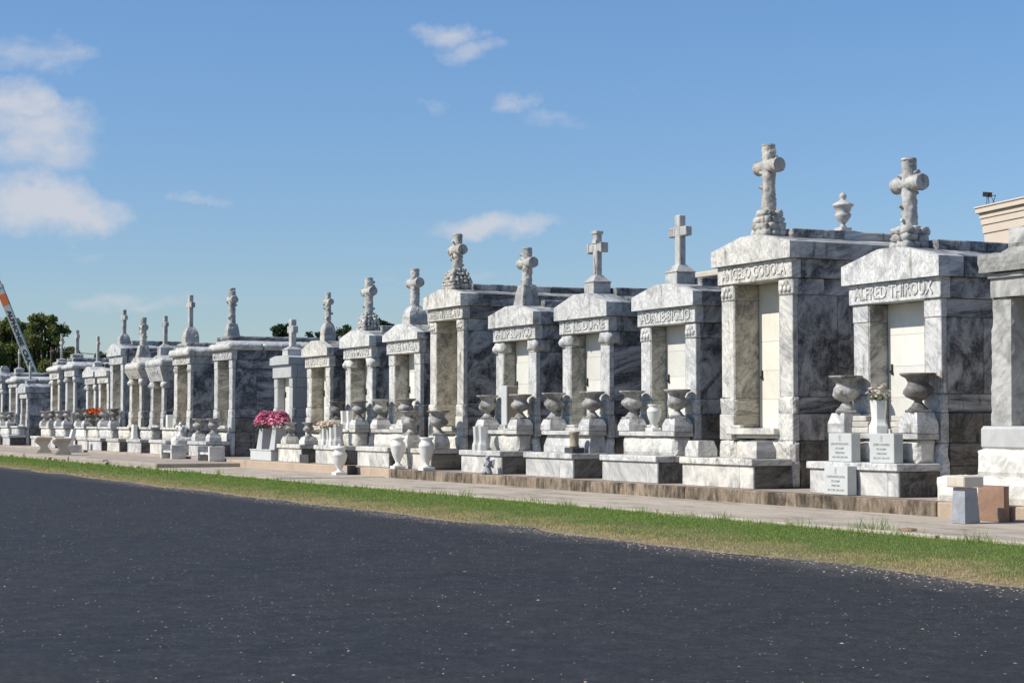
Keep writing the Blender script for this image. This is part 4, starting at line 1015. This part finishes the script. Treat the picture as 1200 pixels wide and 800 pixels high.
def along(px, dist):            # world spot at a given distance in the direction seen at photo column px
    r = (px - 600) / F_PX * dist
    return r * math.sin(A_) - dist * math.cos(A_), r * math.cos(A_) + dist * math.sin(A_)
for k, (px, dist, ytop, wpx, lab, lm, nl) in enumerate([
        (-30, 222, 378, 42, 'broad oak at the far left edge, left of the crane boom', 'leaf_a', 11000),
        (8, 235, 369, 36, 'oak seen directly behind the crane boom', 'leaf_a', 12000),
        (54, 226, 365, 33, 'oak just right of the crane boom, tallest crown', 'leaf_a', 13000),
        (30, 250, 392, 45, 'lower oak filling the gap behind the boom foot', 'leaf_a', 9000),
        (82, 240, 404, 24, 'low oak right of the tall oak, behind a thin cross', 'leaf_a', 5000),
        (118, 245, 411, 20, 'small distant tree behind the low crossless tomb', 'leaf_a', 4000),
        (330, 140, 376, 22, 'dark treetop left of the blocky square cross', 'leaf_b', 6000),
        (397, 150, 375, 26, 'dark treetop right of the slim log cross', 'leaf_b', 6000),
        (372, 155, 385, 22, 'lower dark treetop behind the slim log cross', 'leaf_b', 4000),
        (450, 150, 370, 20, 'dark treetop between the two log crosses at centre left', 'leaf_b', 6000),
        (429, 158, 380, 24, 'lower dark treetop between two taller ones', 'leaf_b', 4000)]):
    X, Y = along(px, dist); h = (495 - ytop) / F_PX * dist + 1.6; rx = wpx / F_PX * dist
    tree(X, Y, h, rx, lab, M[lm], 100 + k, nl * 2, .14, .40 if dist > 200 else .24)

# ------------------------------------------------------------------ crane
def crane():
    bx, by = along(56, 195); root = thing('mobile_crane', 'white crane boom with black lettering rising beyond the far left tombs', 'crane', (bx, by, 0), 0)
    # local frame: u = sideways as seen from the road, boom leans to the left
    u = Vector((math.sin(A_), math.cos(A_), 0)); w = Vector((-math.cos(A_), math.sin(A_), 0))
    ux = lambda a, b, z: tuple(u * a + w * b + Vector((0, 0, z)))
    m = MB(); m.hexa([ux(-3, -1.3, .9), ux(6, -1.3, .9), ux(6, 1.3, .9), ux(-3, 1.3, .9)], [ux(-3, -1.3, 1.7), ux(6, -1.3, 1.7), ux(6, 1.3, 1.7), ux(-3, 1.3, 1.7)]); m.hexa([ux(4.2, -1.2, 1.7), ux(6, -1.2, 1.7), ux(6, 1.2, 1.7), ux(4.2, 1.2, 1.7)], [ux(4.4, -1.1, 2.9), ux(5.8, -1.1, 2.9), ux(5.8, 1.1, 2.9), ux(4.4, 1.1, 2.9)]); m.build('carrier', M['boom'], root)
    for a in (-2, -.6, 2.6, 4.6):
        m = MB(); m.tube(ux(a, -1.35, .55), ux(a, 1.35, .55), .55, .55, 20); m.build('wheel', M['rubber'], root)
    P = Vector(ux(.4, 0, 2.2)); d = (u * (-50) + Vector((0, 0, 122))).normalized(); side = d.cross(w).normalized()
    def seg(l0, l1, t, name, mat):
        m = MB(); a = P + d * l0; b = P + d * l1; q_ = lambda c: [tuple(c - side * t - w * t * .8), tuple(c + side * t - w * t * .8), tuple(c + side * t + w * t * .8), tuple(c - side * t + w * t * .8)]
        m.hexa(q_(a), q_(b)); return m.build(name, mat, root)
    s1 = seg(-.5, 15.2, .36, 'boom_section', M['boom']); s2 = seg(15.2, 24, .30, 'boom_section', M['boom']); s3 = seg(24, 33, .25, 'boom_section', M['boom'])
    seg(14.9, 15.3, .40, 'boom_collar', M['boom']); seg(23.7, 24.1, .34, 'boom_collar', M['boom'])
    seg(12.9, 14.2, .363, 'orange_panel', M['boom_orange'])
    # lettering reads down the boom on the side towards the road
    rotm = Matrix((d * -1, side * -1 if False else (w * -1).cross(d * -1), w * -1)).transposed()
    for body, at_, ln in (('ALPHONSE', 10.3, 4.2), ('CRANE', 6.5, 2.6)):
        t = text(body, 'lettering', M['boom_letter'], root, 0, 0, 0, .44, ln, .01, (0, 0, 0), .02)
        t.rotation_euler = rotm.to_euler(); t.location = P + d * at_ - w * (.36 * .8 + .012)
crane()
# power line
def pole(px, dist, ht, label):
    X, Y = along(px, dist); root = thing('utility_pole', label, 'utility pole', (X, Y, 0)); m = MB(); m.tube((0, 0, 0), (0, 0, ht), .16, .12, 10); m.build('shaft', M['wood'], root); m = MB(); m.box(-.9, -.06, ht - .5, .9, .06, ht - .38, .01); m.build('crossarm', M['wood'], root); return Vector((X, Y, ht - .3))
a_ = pole(60, 205, 10.1, 'wooden utility pole hidden in the tall oak'); b_ = pole(262, 175, 9.0, 'wooden utility pole behind the wide mottled tomb')
m = MB(); pr = None
for k in range(25):
    t_ = k / 24; p = a_.lerp(b_, t_) - Vector((0, 0, 1.2 * 4 * t_ * (1 - t_) * .5))
    if pr is not None: m.tube(pr, p, .045, .045, 5)
    pr = p
tag(m.build('power_line', M['wire']), 'thin dark overhead wire crossing the sky above the left tombs', 'wire')

# ------------------------------------------------------------------ beige mausoleum building with floodlight
X, Y = along(1155, 50)
t = thing('beige_building', 'beige stucco building with moulded cornice at the right edge', 'building', (X, Y, 0), R(-10.5)); h = 7.55
m = MB(); m.box(0, .0, 0, 22, 9, h - .75, .02); m.box(1.1, -.14, 0, 1.75, -.002, h - 1.25, .02); m.box(8, -.14, 0, 8.65, -.002, h - 1.25, .02); m.build('wall', M['stucco'], t)
m = MB()
for k, (o_, z0, z1) in enumerate([(.03, h - .75, h - .52), (.06, h - .517, h - .34), (.09, h - .337, h - .19), (.17, h - .187, h - .05), (.20, h - .047, h)]): m.box(-o_, -o_, z0, 22 + o_, 9 + o_, z1, .01)
m.build('cornice', M['stucco'], t)
t2 = thing('floodlight', 'small dark floodlight on a wire frame atop the beige building', 'floodlight', (X + .25, Y - .02, h)); t2.scale = (.6, .6, .65); m = MB()
for dx in (-.18, .0, .42): m.tube((dx, 0, 0), (dx * .4 - .05, 0, .42), .016, .016, 6)
m.tube((-.2, 0, .4), (.45, 0, .4), .016, .016, 6); m.tube((.45, 0, .4), (.2, 0, 0), .016, .016, 6); m.build('frame', M['bronze'], t2)
m = MB(); m.hexa([(-.30, -.12, .42), (.05, -.12, .36), (.05, .12, .36), (-.30, .12, .42)], [(-.28, -.12, .62), (.09, -.12, .56), (.09, .12, .56), (-.28, .12, .62)]); m.build('lamp_housing', M['bronze'], t2)
finial(-41.62, 23.15, 4.72, .46, 'tiny white round finial on the roof right of the moulded cross')

# ------------------------------------------------------------------ light, sky, camera
SUN = Vector((-.19, -.982, 0)).normalized(); EL = R(42.5)
sd = Vector((SUN.x * math.cos(EL), SUN.y * math.cos(EL), math.sin(EL)))
sl = bpy.data.lights.new('sun', 'SUN'); sl.energy = 4.8; sl.angle = R(.53); sl.color = (1, .95, .865)
so = bpy.data.objects.new('sun', sl); C.objects.link(so); so.rotation_euler = sd.to_track_quat('Z', 'Y').to_euler()
wd = bpy.data.worlds.new('World'); sc.world = wd; wd.use_nodes = True; nt = wd.node_tree
bg = nt.nodes['Background']; bg.inputs[1].default_value = .077
sky = nt.nodes.new('ShaderNodeTexSky'); sky.sky_type = 'NISHITA'; sky.sun_disc = False; sky.sun_elevation = EL
sky.sun_rotation = math.atan2(SUN.x, SUN.y); sky.altitude = 0; sky.air_density = 1.0; sky.dust_density = .25; sky.ozone_density = 2.2
tc = nt.nodes.new('ShaderNodeTexCoord'); dirv = tc.outputs['Generated']
sp = nt.nodes.new('ShaderNodeSeparateXYZ'); nt.links.new(dirv, sp.inputs[0])
az = math_(nt, 'ARCTAN2', sp.outputs[1], math_(nt, 'MULTIPLY', sp.outputs[0], -1.))   # measured from -X
el = math_(nt, 'ARCSINE', sp.outputs[2])
n1 = noise_(nt, dirv, 17, 7, .62); n2 = noise_(nt, vmath(nt, 'ADD', dirv, (3.1, 1.7, .3)), 17, 7, .62); n3 = noise_(nt, vmath(nt, 'MULTIPLY', dirv, (1, 1, 2.2)), 26, 8, .6)
az2 = math_(nt, 'ADD', az, math_(nt, 'MULTIPLY', math_(nt, 'SUBTRACT', n1, .5), .075)); el2 = math_(nt, 'ADD', el, math_(nt, 'MULTIPLY', math_(nt, 'SUBTRACT', n2, .5), .04))
def azel(px, py):
    u_ = px - 600; v_ = 400 - py; r_ = u_; fw = F_PX * math.cos(TH) - v_ * math.sin(TH); up = v_ * math.cos(TH) + F_PX * math.sin(TH)
    x_ = r_ * math.sin(A_) - fw * math.cos(A_); y_ = r_ * math.cos(A_) + fw * math.sin(A_); return math.atan2(y_, -x_), math.atan2(up, math.hypot(x_, y_))
tot = None
for (cx, cy, rw, rh, st) in [(28, 160, 85, 45, .95), (10, 120, 50, 32, .9), (55, 243, 90, 32, 1.), (105, 252, 55, 20, .8), (28, 62, 60, 17, .45), (75, 70, 30, 14, .35), (237, 239, 40, 10, .5), (520, 48, 38, 16, .62), (552, 66, 38, 14, .55), (583, 263, 72, 16, .8), (615, 130, 30, 12, .42), (660, 150, 50, 13, .3), (130, 350, 60, 14, .42), (200, 362, 50, 10, .25), (522, 125, 20, 12, .2), (440, 326, 30, 10, .22), (570, 326, 28, 10, .25), (120, 290, 30, 7, .2), (740, 100, 30, 8, .1)]:
    a0, e0 = azel(cx, cy); sa_ = rw / F_PX; se_ = rh / F_PX
    dx = math_(nt, 'DIVIDE', math_(nt, 'SUBTRACT', az2, a0), sa_); dy = math_(nt, 'DIVIDE', math_(nt, 'SUBTRACT', el2, e0), se_)
    r2 = math_(nt, 'ADD', math_(nt, 'MULTIPLY', dx, dx), math_(nt, 'MULTIPLY', dy, dy))
    v = math_(nt, 'MULTIPLY', math_(nt, 'SUBTRACT', 1.28, math_(nt, 'SQRT', r2), clamp=True), st)
    tot = v if tot is None else math_(nt, 'MAXIMUM', tot, v)
gate = math_(nt, 'MULTIPLY', tot, 3.2, clamp=True)
tot = math_(nt, 'ADD', math_(nt, 'MULTIPLY', tot, 1.05), math_(nt, 'MULTIPLY', math_(nt, 'SUBTRACT', n3, .5), math_(nt, 'MULTIPLY', gate, 1.5)))
tot = math_(nt, 'MULTIPLY', math_(nt, 'SUBTRACT', tot, .10, clamp=True), .98, clamp=True)
tot = math_(nt, 'SMOOTH_MIN', tot, .82, .2)
ef = math_(nt, 'DIVIDE', el, .22, clamp=True)
skyc = mix(nt, 1., sky.outputs[0], mix(nt, ef, (.97, 1.06, 1.25), (1.0, 1.27, 1.56)), 'MULTIPLY')
cloud = mix(nt, tot, skyc, (7.9, 7.95, 8.5))
nt.links.new(cloud, bg.inputs[0])
cam = bpy.data.cameras.new('camera'); co = bpy.data.objects.new('camera', cam); C.objects.link(co); sc.camera = co
cam.sensor_width = 36; cam.lens = 36 * F_PX / 1200; cam.clip_end = 6000; cam.clip_start = .1
co.location = (0, 0, 1.6)
fwd = Vector((-math.cos(A_) * math.cos(TH), math.sin(A_) * math.cos(TH), math.sin(TH)))
co.rotation_euler = (-fwd).to_track_quat('Z', 'Y').to_euler()
vs_ = sc.view_settings; vs_.view_transform = 'Standard'; vs_.look = 'None'; vs_.gamma = 1; vs_.use_curve_mapping = False; vs_.exposure = .12
sc.cycles.max_bounces = 6; sc.cycles.diffuse_bounces = 3; sc.cycles.caustics_reflective = False; sc.cycles.caustics_refractive = False
